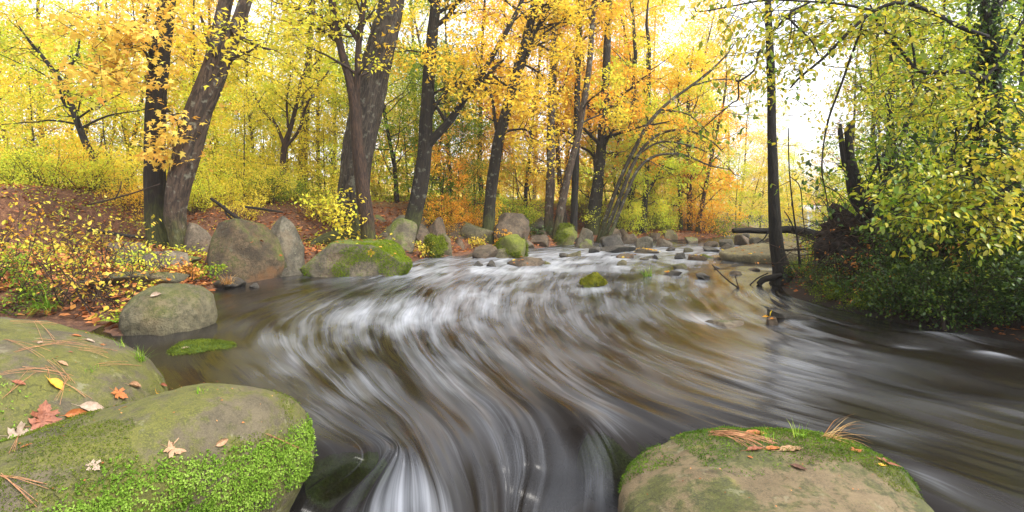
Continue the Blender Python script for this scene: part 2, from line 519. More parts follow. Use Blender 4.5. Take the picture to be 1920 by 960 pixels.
_sh = 6.0 * fbm(np.stack([_u * 3.1, 0 * _u, 0 * _u], -1), 3, 77) + 1.2 * fbm(np.stack([_u * 13.0, 0 * _u, 0 * _u], -1), 2, 78)
_i = np.clip(np.arange(NL)[None] + _sh, 0, NL - 1)
_k = np.minimum(_i.astype(int), NL - 2); _f = _i - _k
_z = grid[..., 2]
_zz = np.take_along_axis(_z, _k, 1) * (1 - _f) + np.take_along_axis(_z, _k + 1, 1) * _f
grid = np.concatenate([grid[..., :2], _zz[..., None]], -1)
# arc length along each line, counted from the fall upwards so that streaks keep their width
seg = np.linalg.norm(np.diff(grid, axis=1), axis=2)
arc = np.concatenate([np.zeros((NA, 1)), np.cumsum(seg, 1)], 1)
uu = np.broadcast_to(np.linspace(0, 9, NA)[:, None], arc.shape)
gxw, gyw = grid[..., 0], grid[..., 1]
ppx, ppy = proj(grid)
nearw = np.clip(1.6 - 0.05 * gyw, 0.25, 1.0)
wav = 0.018 * fbm(np.stack([uu * 5.0, arc * 0.55, 0 * uu], -1), 3, 21) + (0.010 - 0.007 * sm(4.5, 6.5, uu)) * fbm(np.stack([uu * 13.0, arc * 1.3, 0 * uu], -1), 2, 5)
riff = 0.035 * fbm(np.stack([gxw * 1.3, gyw * 1.0, 0 * uu], -1), 3, 40) * sm(9, 16, gyw)
zz = grid[..., 2] + wav + riff
def wbump(px, py, rx, ry, h):
    c = W(px, py); r = abs(W(px + rx, py)[0] - c[0]); q = abs(W(px, py - ry)[1] - W(px, py + ry)[1]) / 2
    return h * np.exp(-((gxw - c[0]) / r) ** 2 - ((gyw - c[1]) / q) ** 2)
for b in ((1760, 632, 60, 9, 0.05), (1705, 645, 45, 9, -0.03), (1862, 668, 34, 12, 0.035), (1370, 600, 60, 12, -0.015), (1500, 600, 50, 10, 0.02), (745, 860, 45, 26, 0.05), (1830, 720, 160, 16, -0.03), (1900, 760, 160, 12, 0.02)):
    zz = zz + wbump(*b)
foam = 0.02 + 0.08 * sm(6.2, 4.5, uu)
for px, py, rx, ry, a in ((820,512,190,20,.75),(640,585,120,34,.55),(520,640,70,24,.5),(560,680,60,40,.45),(760,590,120,45,.6),(880,590,120,60,.45),(640,740,70,50,.45),(740,820,70,50,.2),(820,690,90,60,.2),
    (930,700,120,70,.15),(1000,540,180,36,.55),(1160,600,180,50,.4),(1110,690,170,40,.25),(1290,545,130,28,.6),(1050,486,300,14,1.0),(1250,468,260,10,1.1),(1120,505,160,10,.5),(1420,470,150,14,.55),(755,878,80,24,.8),(640,925,120,36,1.0),(850,925,70,40,.5),(730,945,110,40,.45),
    (1390,690,200,36,.35),(1560,660,130,40,.3),(1480,560,60,14,.3),(1380,740,220,20,.3),(1775,632,60,9,.75),(1705,648,30,5,.6),(1862,668,30,9,.7),(1820,645,60,8,.4),(1780,760,250,26,.22),(1040,840,110,80,.2),(900,800,90,50,.1),(1130,800,40,50,.5),(1320,598,60,13,.5),(1420,592,40,8,.5),  # right-hand patches also paint the pale sky reflection as foam
    (1720,860,40,40,.5),(1640,800,100,14,.4),(560,470,0.1,0.1,0)):
    foam = foam + wbump(px, py, rx, ry, a)
for x0, x1, yy in ((888,907,499),(912,931,501),(948,1022,501),(1060,1090,483),(1103,1126,476),(1154,1190,486),(1155,1176,501),(1220,1236,488),(1262,1287,488),(1288,1322,491),(1258,1288,506),(1303,1331,525),(1238,1276,517),(1368,1391,517),(1280,1301,474),(1086,1139,542),(930,986,481),(1438,1530,607),(770,800,505)):
    w_ = x1 - x0                                   # broken water round every stone and in its wake
    foam = foam + wbump((x0 + x1) / 2, yy + 1, w_ * 0.62, 2.2 + 0.05 * w_, 0.55) + wbump((x0 + x1) / 2 - 0.2 * w_, yy + 7, w_ * 0.5, 4 + 0.08 * w_, 0.4)
foam -= wbump(520, 545, 150, 22, 0.12) + wbump(360, 665, 110, 40, 0.3)
foam = np.clip(foam, 0, 1.25)
WV = np.stack([gxw, gyw, zz], -1).reshape(-1, 3)
wi = np.arange(NA * NL).reshape(NA, NL)
wq = np.stack([wi[:-1, :-1], wi[:-1, 1:], wi[1:, 1:], wi[1:, :-1]], -1).reshape(-1, 4)[:, ::-1]
t = NT('stream_water')
at = t.attr('flow').outputs['Vector']
fo = t.attr('foam').outputs['Fac']
wob = t.n('VectorMath', i0=t.noise(t.scale_vec(at, (1.7, 0.45, 1)), 1.0, 3, out=1), i1=(0.22, 0.8, 0), _operation='MULTIPLY').outputs[0]
av = t.n('VectorMath', i0=at, i1=wob, _operation='ADD').outputs[0]
s0 = t.noise(t.scale_vec(av, (1.9, 0.30, 1)), 1.0, 2, 0.5)
s1 = t.noise(t.scale_vec(av, (11.0, 0.32, 1)), 1.0, 3, 0.5)
s2 = t.noise(t.scale_vec(av, (40.0, 0.38, 1)), 1.0, 3, 0.55)
s3 = t.noise(t.scale_vec(av, (120.0, 0.6, 1)), 1.0, 2, 0.6)
pt = t.noise(t.scale_vec(av, (5.0, 0.85, 1)), 1.0, 4, 0.6)
n = t.math('ADD', t.math('ADD', t.math('MULTIPLY', s0, 0.20), t.math('MULTIPLY', s1, 0.25)), t.math('ADD', t.math('ADD', t.math('MULTIPLY', s2, 0.15), t.math('MULTIPLY', s3, 0.08)), t.math('MULTIPLY', pt, 0.32)))
thr = t.math('SUBTRACT', 0.60, t.math('MULTIPLY', fo, 0.235))
fk = t.math('DIVIDE', t.math('SUBTRACT', n, thr), 0.36, clamp=True)
fk = t.math('MULTIPLY', t.math('POWER', fk, 1.35), 0.72, clamp=True)
veil = t.math('MULTIPLY', t.math('MULTIPLY', fo, 0.25), t.rng(t.noise(t.scale_vec(av, (2.6, 0.55, 1)), 1.0, 2, 0.5), 0.36, 0.66))      # thin milky veil between the strands
fk = t.math('ADD', fk, veil, clamp=True)
bmp = t.bump(t.math('ADD', s1, t.math('MULTIPLY', s2, 0.4)), 0.16, 0.03)
pr = t.n('BsdfPrincipled', Base__Color=(0.010, 0.0075, 0.006), Roughness=0.19, IOR=1.33, Specular__IOR__Level=0.33, Normal=bmp).outputs[0]
trp = t.n('BsdfTransparent', Color=(0.50, 0.43, 0.34)).outputs[0]
lw = t.n('LayerWeight', Blend=0.3, Normal=bmp).outputs['Fresnel']
wat = t.n('MixShader', Fac=t.rng(lw, 0.0, 0.5, 0.42, 1.0, False), i1=trp, i2=pr).outputs[0]
fm = t.n('BsdfPrincipled', Base__Color=(0.47, 0.50, 0.57), Roughness=0.7).outputs[0]
MAT_WATER = t.done(t.n('MixShader', Fac=fk, i1=wat, i2=fm).outputs[0])
wo_ = link('water', mesh_data('water', WV, [wq], MAT_WATER, True, {'flow': np.stack([uu, arc, 0 * uu], -1).reshape(-1, 3), 'foam': foam.ravel()}))
tag(wo_, 'brown forest stream with silky white streaks of foam', None, None, 'structure')

# ------------------------------------------------------------------ rocks
import bmesh
def ico(l):
    bm = bmesh.new()
    bmesh.ops.create_icosphere(bm, subdivisions=l, radius=1.0)
    V = np.array([v.co[:] for v in bm.verts])
    T = np.array([[v.index for v in f.verts] for f in bm.faces])
    bm.free()
    return V, T
ICO = {l: ico(l) for l in (3, 4, 5)}

def rock_verts(seed, lvl, cuts=13, cut=(0.42, 0.82), rough=0.10, facets=None, blocky=0.0):
    r = np.random.default_rng(seed)
    V, T = ICO[lvl]
    P = V.copy()
    if blocky:
        P = np.sign(P) * np.abs(P) ** (1 - blocky)
        P = P / np.abs(P).max()
    N = list(unit(r.normal(size=(cuts, 3)) * np.array([1, 1, 0.8])))
    O = list(r.uniform(*cut, size=cuts))
    for n, o in (facets or []):
        N.append(unit(np.array(n, float))); O.append(o)
    for n, o in zip(N, O):
        d = P @ n - o
        P = P - np.maximum(d, 0)[:, None] * n * 0.98
    q = P * 1.4 + seed * 3.7
    P = P * (1 + rough * fbm(q, 4, seed % 50))[:, None]
    P = P + 0.5 * rough * fbm(q * 2.7 + 9, 3, seed % 31)[:, None] * unit(P) * 0.6
    return P, T

RM = {
    'tan': mat_rock('rock_tan', (0.107, 0.086, 0.061), (0.213, 0.172, 0.123), 0.25),
    'brown': mat_rock('rock_brown', (0.070, 0.053, 0.037), (0.156, 0.115, 0.078), 0.15),
    'rust': mat_rock('rock_rust', (0.042, 0.031, 0.018), (0.135, 0.092, 0.050), 0.66, (0.085, 0.10, 0.010), (0.05, 0.06, 0.010), stain=0.95),
    'grey': mat_rock('rock_grey', (0.075, 0.066, 0.048), (0.175, 0.155, 0.112), 0.15, lich=0.4),
    'mossy': mat_rock('rock_mossy', (0.082, 0.070, 0.049), (0.180, 0.148, 0.098), 0.62, (0.13, 0.17, 0.012), (0.07, 0.095, 0.012)),
    'moss': mat_rock('rock_thick_moss', (0.074, 0.066, 0.033), (0.164, 0.148, 0.066), 0.95, (0.17, 0.19, 0.015), (0.08, 0.10, 0.012)),
    'olive': mat_rock('rock_olive', (0.086, 0.078, 0.045), (0.180, 0.156, 0.090), 0.55, (0.10, 0.105, 0.018), (0.065, 0.07, 0.02)),
    'wet': mat_rock('rock_wet_dark', (0.029, 0.025, 0.021), (0.090, 0.078, 0.064), 0.05, lich=0.1, rough=0.45, stain=0.2),
    'pale': mat_rock('rock_pale_bar', (0.213, 0.180, 0.107), (0.328, 0.279, 0.164), 0.3, (0.20, 0.18, 0.05), (0.24, 0.2, 0.08), lich=0.4),
    'green': mat_rock('rock_submerged_green', (0.025, 0.037, 0.011), (0.057, 0.070, 0.025), 0.8, (0.06, 0.13, 0.015), (0.04, 0.09, 0.015)),
}
RM['algae'] = mat_rock('rock_algae', (0.06, 0.12, 0.03), (0.14, 0.22, 0.07), 0.85, (0.14, 0.34, 0.05), (0.08, 0.22, 0.05))
BOULDER = {}
def boulder(key, px0, px1, yt, yb, mat, label, z=None, asp=0.8, seed=1, lvl=4, name='boulder', group=None, cat='boulder', sink=0.5, tilt=0.0, hh=None, **kw):
    """one rock from its outline in the photo and the level of the ground it stands on"""
    if z is None:
        z = 0.0
        for _ in range(6):
            p = W((px0 + px1) / 2, yb, z); z = 0.5 * z + 0.5 * max(gz(p[0], p[1]), -0.02)
    p = W((px0 + px1) / 2, yb, z)
    d = p[1]
    w = (px1 - px0) * d / F
    dep = w * asp
    yc = d + dep * 0.42
    h = (yb - yt) * yc / F * 0.97
    if hh is not None: h = hh
    P, T = rock_verts(seed, lvl, **kw)
    if tilt:
        c, s = math.cos(tilt), math.sin(tilt)
        P = np.stack([P[:, 0] * c - P[:, 2] * s, P[:, 1], P[:, 0] * s + P[:, 2] * c], -1)
    lo, hi = P.min(0), P.max(0)
    S = np.array([w, dep, h * (1 + sink)]) / (hi - lo)
    P = (P - (lo + hi) / 2) * S
    P[:, 2] += -P[:, 2].max() + h
    base = np.array([(px0 + px1) / 2 * 0 + ((px0 + px1) / 2 - CX) * yc / F, yc, z])
    o = link(name, mesh_data(name, P, [T], RM[mat] if isinstance(mat, str) else mat, True))
    o.location = base
    tag(o, label, cat, group)
    BOULDER[key] = (P + base, T, o)
    return o

# left bank
boulder('angular', 372, 530, 412, 529, 'rust', 'large angular rust-brown boulder with a slanting ledge at the pool edge', z=-0.03, asp=0.8, seed=11, lvl=5, rough=0.045, cuts=2, cut=(0.7, 0.9),
        facets=[((-0.8, -0.5, 0.15), 0.52), ((0.72, -0.25, 0.62), 0.40), ((0.40, -0.9, 0.2), 0.34), ((-0.42, -0.85, 0.42), 0.36), ((-0.1, 0.2, 1), 0.50), ((0.9, -0.4, 0.05), 0.6), ((-0.9, 0, 0.5), 0.6)])
boulder('pointed', 492, 574, 405, 503, 'grey', 'tall pale grey boulder with rounded point right of the rust-brown one', z=0.06, asp=0.9, seed=12, lvl=5, rough=0.07, cuts=5, facets=[((0.72, -0.4, 0.45), 0.45), ((-0.7, -0.5, 0.45), 0.48), ((0, -0.9, 0.3), 0.5)])
boulder('behind', 478, 522, 402, 448, 'mossy', 'mossy boulder peeping out between the two tall pool boulders', seed=13)
boulder('peep', 510, 530, 397, 420, 'grey', 'small grey stone on top of the bank above the tall pale boulder', seed=14, lvl=3)
boulder('flat', 336, 402, 417, 476, 'tan', 'flat-topped tan boulder behind the leaning trunk', seed=15, asp=1.0, blocky=0.4)
boulder('round', 238, 398, 542, 630, 'olive', 'smooth rounded olive boulder jutting into the left pool', z=-0.03, asp=1.1, seed=16, lvl=5, rough=0.06, cuts=5, cut=(0.6, 0.9), blocky=0.1, tilt=-0.12)
boulder('slab', 205, 352, 458, 506, 'mossy', 'low mossy slab at the foot of the dark straight trunk', seed=17, asp=1.2, hh=0.3)
boulder('slab2', 275, 356, 470, 508, 'tan', 'tan wedge of rock below the leaning trunk', seed=18, asp=0.8, blocky=0.2)
boulder('slab3', 205, 275, 455, 482, 'brown', 'dark flat stone left of the straight trunk base', seed=19, asp=1.0)
boulder('shelf', 160, 330, 497, 545, 'olive', 'broad leaf-strewn rock shelf above the rounded olive boulder', seed=20, asp=1.1, hh=0.22, rough=0.06)
boulder('wet1', 398, 456, 521, 545, 'wet', 'low dark wet stone at the edge of the left pool', z=-0.03, seed=21)
boulder('wet2', 468, 487, 531, 543, 'wet', 'tiny grey stone standing alone in the left pool', z=-0.03, seed=22, lvl=3)
boulder('mossflat', 566, 780, 455, 522, 'mossy', 'wide flat-topped boulder with bright green moss on its stream side', z=-0.05, asp=0.62, seed=26, lvl=5, rough=0.06, cuts=3, cut=(0.75, 0.95), blocky=0.12, sink=0.35,
        facets=[((0.10, -0.05, 1), 0.60), ((-0.85, -0.1, 0.5), 0.66), ((0.75, -0.1, 0.65), 0.70), ((0.1, -1, 0.05), 0.62)])
boulder('m2', 590, 625, 470, 492, 'mossy', 'small mossy stone tucked behind the flat-topped boulder', seed=24, lvl=3, z=0.15)
boulder('r1', 688, 745, 402, 448, 'mossy', 'mossy rock just right of the twin trunks', seed=31)
boulder('r2', 689, 783, 409, 473, 'mossy', 'smooth green-brown boulder between the twin trunks and the dark leaning trunk', seed=32, rough=0.05, lvl=5, z=0.2, facets=[((-0.6, -0.5, 0.5), 0.65), ((0.6, -0.5, 0.5), 0.65)])
boulder('r3', 727, 807, 403, 443, 'grey', 'lichen-grey flat rock behind the dark leaning trunk', seed=33)
boulder('r4', 777, 808, 418, 459, 'brown', 'upright brown stone right of the dark leaning trunk', seed=34)
boulder('r5', 791, 842, 406, 455, 'brown', 'squarish brown boulder in the rock row', seed=35, blocky=0.3)
boulder('r6', 822, 887, 417, 460, 'brown', 'grey-brown boulder topped with orange leaves in the rock row', seed=36, blocky=0.2)
boulder('r7', 791, 842, 441, 475, 'moss', 'low mossy green stone in front of the rock row', seed=37, z=0.15)
boulder('r8', 819, 848, 437, 469, 'olive', 'small olive stone beside the low mossy one', seed=38, lvl=3, z=0.2)
boulder('r9', 841, 916, 399, 431, 'brown', 'overhanging slab leaning on the rock row', seed=39, tilt=0.25, blocky=0.3)
boulder('r10', 859, 928, 414, 465, 'olive', 'rounded olive boulder left of the dark ivied trunk', seed=40)
boulder('r11', 925, 996, 398, 443, 'brown', 'dark wedge-shaped boulder right of the dark ivied trunk', seed=41, blocky=0.3, facets=[((0.8, -0.3, -0.2), 0.5)])
boulder('r12', 980, 1028, 406, 437, 'wet', 'dark undercut rock beside the pale twin trunks', seed=42)
boulder('r13', 883, 934, 459, 485, 'brown', 'reddish angular stone at the water line', z=0.0, seed=43, blocky=0.2)
boulder('r14', 917, 964, 464, 484, 'olive', 'low olive stone at the water line next to the reddish one', z=0.0, seed=44, lvl=3)
boulder('r15', 923, 992, 439, 484, 'moss', 'moss-capped boulder sloping into the stream', z=0.0, seed=45, tilt=-0.3)
boulder('r16', 1037, 1084, 418, 461, 'moss', 'bright mossy boulder behind the pale twin trunks', seed=46)
boulder('r17', 1074, 1115, 425, 465, 'grey', 'grey boulder at the foot of the thick dark trunk', seed=47)
boulder('r18', 1123, 1174, 439, 469, 'wet', 'smooth dark grey rock at the foot of the leaning clump', seed=48, z=0.0)
boulder('r19', 1190, 1225, 442, 467, 'grey', 'pale grey rounded rock by the far water line', seed=49, z=0.0)
boulder('r20', 1226, 1261, 446, 464, 'tan', 'low tan rock on the far left shore', seed=50, z=0.0)
boulder('r21', 1103, 1198, 460, 473, 'wet', 'long flat dark ledge at the far left shore', seed=51, z=0.0, asp=0.4)
boulder('r22', 1009, 1036, 431, 449, 'brown', 'small brown rock against the pale twin trunks', seed=52, lvl=3)
boulder('r23', 1157, 1182, 428, 449, 'brown', 'brown rock on the far bank among trunks', seed=53, lvl=3)
ROW = [(704, 742, 436, 462), (742, 770, 430, 452), (778, 812, 428, 448), (810, 850, 398, 420), (845, 872, 448, 470), (884, 914, 404, 424), (902, 940, 436, 462), (955, 985, 428, 448), (960, 1004, 446, 468), (990, 1030, 440, 462), (1012, 1046, 400, 420), (1052, 1080, 404, 424), (1085, 1112, 448, 466), (1140, 1165, 424, 444), (1165, 1196, 438, 458), (1215, 1238, 436, 452), (1240, 1270, 430, 450), (1284, 1310, 444, 458)]
ROWN = ['beside the twin trunks', 'left of the dark leaning trunk', 'behind the dark leaning trunk', 'on the bank above the squarish boulder', 'below the leaf-topped boulder', 'above the rounded olive boulder', 'left of the moss-capped boulder', 'under the dark wedge-shaped boulder', 'right of the moss-capped boulder', 'in front of the pale twin trunks',
        'on the bank left of the pale twin trunks', 'on the bank behind the slim black trunk', 'at the foot of the thick dark trunk', 'behind the arching stems', 'right of the arching stems', 'between far trunks on the left bank', 'behind the low tan far rock', 'at the foot of the three thin trunks']
for k, (x0, x1, y0, y1) in enumerate(ROW):
    boulder('row%d' % k, x0, x1, y0, y1, ('brown', 'olive', 'mossy', 'tan', 'brown')[k % 5], '%s rock of the bank row %s' % (('brown', 'olive', 'mossy', 'tan', 'dark brown')[k % 5], ROWN[k]), seed=700 + k, lvl=4, name='bank_rock', cat='rock', group='rocks along the left bank', blocky=0.15 * (k % 3))
# in the stream
boulder('mound', 1086, 1139, 513, 542, 'moss', 'round moss-covered mound standing alone mid-stream', z=-0.03, asp=1.0, seed=61, rough=0.06)
STONES = [(888,907,489,499),(912,931,488,501),(948,1022,484,501),(1060,1090,470,483),(1048,1066,474,482),(1103,1126,462,476),(1154,1190,476,486),(1155,1176,487,501),(1220,1236,477,488),(1262,1287,474,488),(1288,1322,478,491),
          (1258,1288,495,506),(1303,1331,512,525),(1238,1276,507,517),(1368,1391,508,517),(1280,1301,464,474),(1248,1266,462,471),(1336,1352,499,507),(1402,1422,502,509),(1180,1194,503,512),(1316,1350,462,473),(1210,1222,468,475),(1338,1352,482,489),
          (1020,1036,490,498),(1365,1400,494,502),(1200,1218,484,491)]
STONE_LABELS = ['small stone nearest the left shore in the riffle', 'mossy-tipped stone second from the left shore in the riffle', 'long flat stone with leaves in the left riffle', 'rounded stone below the left shore carrying leaves', 'low stone touching the rounded leaf-carrying one', 'stone at the foot of the far left bank', 'flat dark far stone left of the leafy bar', 'blunt stone upstream of the mossy mound', 'brown stone right of the leafy bar', 'dark stone in the cluster left of the pale bar', 'largest stone of the cluster left of the pale bar with red leaves', 'flat dark stone between grass clump and pale bar', 'broad low stone right of the grass clump', 'leaf-strewn stone just right of the grass clump', 'small dark stone near the slim trunk', 'dark far stone in the white riffle', 'small far stone left of the dark far stone', 'round dark stone in front of the pale bar', 'small flat stone between pale bar and slim trunk', 'pointed dark stone right of the mossy mound', 'flat far stone against the boulder pile', 'tiny far stone beside the leafy bar', 'tiny stone at the tip of the pale bar', 'tiny stone right of the long flat one', 'low stone ledge in front of the pale bar', 'small stone beside the grass clump upstream side']
for k, (a, b, c, d) in enumerate(STONES):
    big = (b - a) >= 22
    boulder('s%d' % k, a, b, c, d, ('wet', 'wet', 'brown', 'olive')[k % 4], STONE_LABELS[k], z=-0.02, asp=0.9, seed=100 + k, lvl=3, name='stone',
            group='stones in the riffle', cat='stone', cuts=12, cut=(0.35, 0.8), rough=0.14)
boulder('leafbar', 1188, 1238, 466, 477, 'tan', 'low stone bar strewn with orange leaves in the far riffle', z=-0.02, seed=71, asp=0.7)
boulder('mossbar', 1308, 1338, 476, 486, 'moss', 'flat mossy stone in the riffle beside the pale bar', z=-0.02, seed=72, lvl=3)
boulder('pale', 1336, 1700, 457, 498, 'pale', 'broad pale rock bar with scattered leaves behind the slim straight trunk', z=-0.06, seed=73, asp=0.45, lvl=5, rough=0.05, cuts=3, cut=(0.8, 0.95), facets=[((-0.4, -0.2, 0.9), 0.55), ((0.2, -0.3, 0.9), 0.6)])
PILE = [(1345,1382,448,465),(1378,1420,440,462),(1350,1372,456,468),(1405,1440,444,468),(1430,1470,438,462),(1470,1505,446,468),(1500,1540,440,466),(1320,1346,452,465),(1525,1560,452,472),(1385,1405,436,447),(1440,1462,432,444),(1545,1585,440,462)]
PILE_LABELS = ['leftmost big grey rock of the pile upstream', 'brown rock with pointed top in the upstream pile', 'small tan rock low at the left of the upstream pile', 'grey rock in front of the fallen log end', 'brown rock under the middle of the fallen log', 'tan rock right of the slim trunk in the upstream pile', 'grey rock below the thick end of the fallen log', 'brown rock at the left tip of the upstream pile', 'low tan rock right of the pale bar', 'small grey rock at the back of the upstream pile', 'small brown rock above the fallen log', 'tan rock at the right end of the upstream pile']
for k, (a, b, c, d) in enumerate(PILE):
    boulder('p%d' % k, a, b, c, d, ('grey', 'brown', 'tan')[k % 3], PILE_LABELS[k], z=-0.02, asp=0.9, seed=140 + k, lvl=3, name='rock', group='rocks piled upstream', cat='rock', blocky=0.15)
boulder('slableaf', 1438, 1530, 582, 607, 'wet', 'dark flat-topped slab just breaking the water in front of the slim trunk', z=-0.04, seed=81, asp=0.5, blocky=0.55, rough=0.04, lvl=4)
boulder('peb', 1436, 1458, 594, 613, 'brown', 'small brown stone with an orange leaf at the end of the dark slab', z=-0.03, seed=82, lvl=3)
boulder('subpale', 1318, 1428, 597, 622, 'tan', 'pale stone awash in a ring of foam left of the dark slab', z=-0.06, hh=0.085, sink=1.5, seed=83, asp=1.0, rough=0.04)
boulder('rapid', 1690, 1782, 612, 656, 'wet', 'smooth dark rock under the small rapid by the right bank', z=-0.16, hh=0.16, seed=84, asp=0.9, rough=0.05)
boulder('submoss', 275, 485, 638, 690, 'green', 'flat bright green rock awash between the pool and the near boulders', z=-0.10, hh=0.14, sink=2.0, seed=85, asp=0.9, rough=0.13, cuts=6, lvl=5)
boulder('subgreen', 530, 745, 805, 905, 'algae', 'green algae-covered rock under the water beside the near mossy boulder', z=-0.30, hh=0.29, sink=1.0, seed=86, asp=1.0, rough=0.05, lvl=5)

boulder('subteal', 1075, 1250, 800, 905, 'algae', 'green algae-covered rock under the water at the left end of the flat tan boulder', z=-0.36, hh=0.27, sink=1.0, seed=87, asp=1.0, rough=0.05, cuts=3, cut=(0.75, 0.95))
# the three big boulders in front: an outline, a domed top and a steep foot
def dome(key, name, outline, ctr, top, zfoot, n, label, mat, tiltx=0.0, tilty=0.0, seed=1, rough=0.03, cat='boulder', nr=70, na=150, bumps=(), under=1.0):
    O = np.array(outline, float)
    c = np.array(ctr, float)
    a = np.arctan2(O[:, 1] - c[1], O[:, 0] - c[0]); r = np.hypot(O[:, 0] - c[0], O[:, 1] - c[1])
    o = np.argsort(a); a, r = a[o], r[o]
    A = np.concatenate([a - 2 * np.pi, a, a + 2 * np.pi]); R = np.concatenate([r, r, r])
    th = np.linspace(-np.pi, np.pi, na, endpoint=False)
    Rt = np.interp(th, A, R)
    for _ in range(3): Rt = (np.roll(Rt, 1) + 2 * Rt + np.roll(Rt, -1)) / 4
    s = np.sin(np.linspace(0, np.pi / 2, nr)) ** 0.9
    sk = np.array([(1.0, 0.04), (0.99, 0.10), (0.97, 0.18), (0.94, 0.30), (0.92, 0.5), (0.90, 0.9)])
    S, TH = np.meshgrid(np.concatenate([s, np.ones(len(sk))]), th, indexing='ij')
    U, _ = np.meshgrid(np.concatenate([np.ones(nr), 1 - (1 - sk[:, 0]) * under]), th, indexing='ij')
    DZ, _ = np.meshgrid(np.concatenate([np.zeros(nr), sk[:, 1]]), th, indexing='ij')
    nr = nr + len(sk)
    Rr = np.broadcast_to(Rt[None], S.shape)
    x = c[0] + S * U * Rr * np.cos(TH); y = c[1] + S * U * Rr * np.sin(TH)
    prof = (1 - np.clip(S, 0, 1) ** n) ** (1 / n)
    tp = top + tiltx * (x - c[0]) + tilty * (y - c[1])
    for bx, by, br, bh in bumps:
        tp = tp + bh * np.exp(-((x - bx) ** 2 + (y - by) ** 2) / br ** 2)
    z = zfoot + (tp - zfoot) * prof - DZ
    q = np.stack([x, y, z], -1)
    dsp = rough * fbm(q * 1.8 + seed, 3, seed) + 0.25 * rough * fbm(q * 9 + seed, 3, seed + 5)
    nrm = unit(np.stack([np.cos(TH) * S ** 3, np.sin(TH) * S ** 3, prof + 0.05], -1))
    q = q + nrm * dsp[..., None]
    V = q.reshape(-1, 3)
    i = np.arange(nr * na).reshape(nr, na)
    Q = np.stack([i[:-1], np.roll(i, -1, 1)[:-1], np.roll(i, -1, 1)[1:], i[1:]], -1).reshape(-1, 4)[:, ::-1]
    root = empty(name, (c[0], c[1], zfoot), label, cat)
    so = link('stone', mesh_data('stone', V, [Q], mat, True), root)
    tri = np.vstack([Q[:, [0, 1, 2]], Q[:, [0, 2, 3]]])
    BOULDER[key] = (V, tri, root)
    return root

def mat_near(name, c1, c2, moss1, moss2, amount, patch=(0.30, 0.28, 0.10)):
    t = NT(name)
    G = t.n('NewGeometry'); pos = G.outputs['Position']
    n0 = t.noise(pos, 1.7, 6, 0.6); n1 = t.noise(pos, 5.0, 7, 0.65); n2 = t.noise(pos, 22.0, 6, 0.7); n3 = t.noise(pos, 110.0, 4, 0.75)
    n4 = t.noise(t.n('VectorMath', i0=pos, i1=(3.1, 8.2, 1.7), _operation='ADD').outputs[0], 3.2, 6, 0.62)
    c = t.mix(t.rng(n1, 0.35, 0.65), c1, c2)
    c = t.mix(t.rng(n2, 0.5, 0.62, 0, 0.5), c, dk(c1, 0.4))
    c = t.mix(t.rng(n3, 0.35, 0.7, 0, 0.5), c, dk(c2, 1.4))
    c = t.mix(t.rng(n4, 0.60, 0.66, 0, 0.75), c, patch)
    a = t.math('ADD', t.math('MULTIPLY', n0, 0.5), t.math('ADD', t.math('MULTIPLY', n1, 0.25), t.math('MULTIPLY', n2, 0.25)))
    mk = t.rng(a, 0.62 - 0.25 * amount, 0.70 - 0.25 * amount, 0.0, 0.9)
    mc = t.mix(t.rng(n2, 0.35, 0.65), moss1, moss2)
    mc = t.mix(t.rng(n3, 0.42, 0.7, 0, 0.7), mc, dk(moss1, 1.7))
    c = t.mix(mk, c, mc)
    dark = t.rng(t.noise(pos, 2.6, 5, 0.6), 0.58, 0.68, 0, 0.55)
    c = t.mix(dark, c, dk(c1, 0.55))
    vor = t.n('TexVoronoi', Vector=t.n('VectorMath', i0=pos, i1=t.n('VectorMath', i0=t.noise(pos, 3.0, 4, out=1), i1=(0.5, 0.5, 0.5), _operation='MULTIPLY').outputs[0], _operation='ADD').outputs[0], Scale=1.7, _feature='DISTANCE_TO_EDGE').outputs['Distance']
    crack = t.math('MULTIPLY', t.rng(vor, 0.0, 0.012, 1.0, 0.0), t.rng(n1, 0.5, 0.6))
    c = t.mix(t.math('MULTIPLY', crack, 0.4), c, dk(c1, 0.35))
    sp = t.rng(t.noise(pos, 260.0, 2, 0.8), 0.56, 0.68, 0, 0.6)
    c = t.mix(sp, c, dk(c1, 0.45))
    lic = t.math('MULTIPLY', t.rng(t.noise(pos, 9.0, 8, 0.75), 0.58, 0.62), t.rng(n4, 0.45, 0.55))
    c = t.mix(t.math('MULTIPLY', lic, 0.55), c, (0.22, 0.21, 0.13))
    h = t.math('SUBTRACT', t.math('ADD', t.math('MULTIPLY', n2, 0.5), t.math('MULTIPLY', n3, 0.5)), t.math('MULTIPLY', crack, 0.6))
    return t.done(t.n('BsdfPrincipled', Base__Color=c, Roughness=0.8, Normal=t.bump(h, 0.8, 0.012)).outputs[0])

MN_L = mat_near('near_boulder_left', (0.058, 0.048, 0.028), (0.12, 0.097, 0.058), (0.115, 0.115, 0.014), (0.062, 0.066, 0.014), 0.68, (0.19, 0.18, 0.075))
MN_R = mat_near('near_boulder_right', (0.10, 0.072, 0.038), (0.175, 0.128, 0.070), (0.065, 0.075, 0.012), (0.035, 0.038, 0.014), 0.60, (0.22, 0.20, 0.045))
def wxy(l, z): return [tuple(W(px, py, z)[:2]) for px, py in l]
outA = wxy([(588, 826), (560, 868), (470, 912), (340, 955), (200, 1010), (50, 1060)], 0.06) + [(-2.1, 1.7), (-2.5, 1.75), (-2.72, 2.1)] + [(-2.62, 2.6), (-2.32, 3.08), (-1.95, 3.3), (-1.55, 3.3), (-1.25, 3.2)]
dome('A', 'mossy_boulder', outA, (-1.90, 2.6), 0.43, 0.02, 2.7, 'big domed boulder in the lower left corner with a belt of bright green moss', MN_L, tiltx=0.10, tilty=0.05, seed=4, under=2.2)
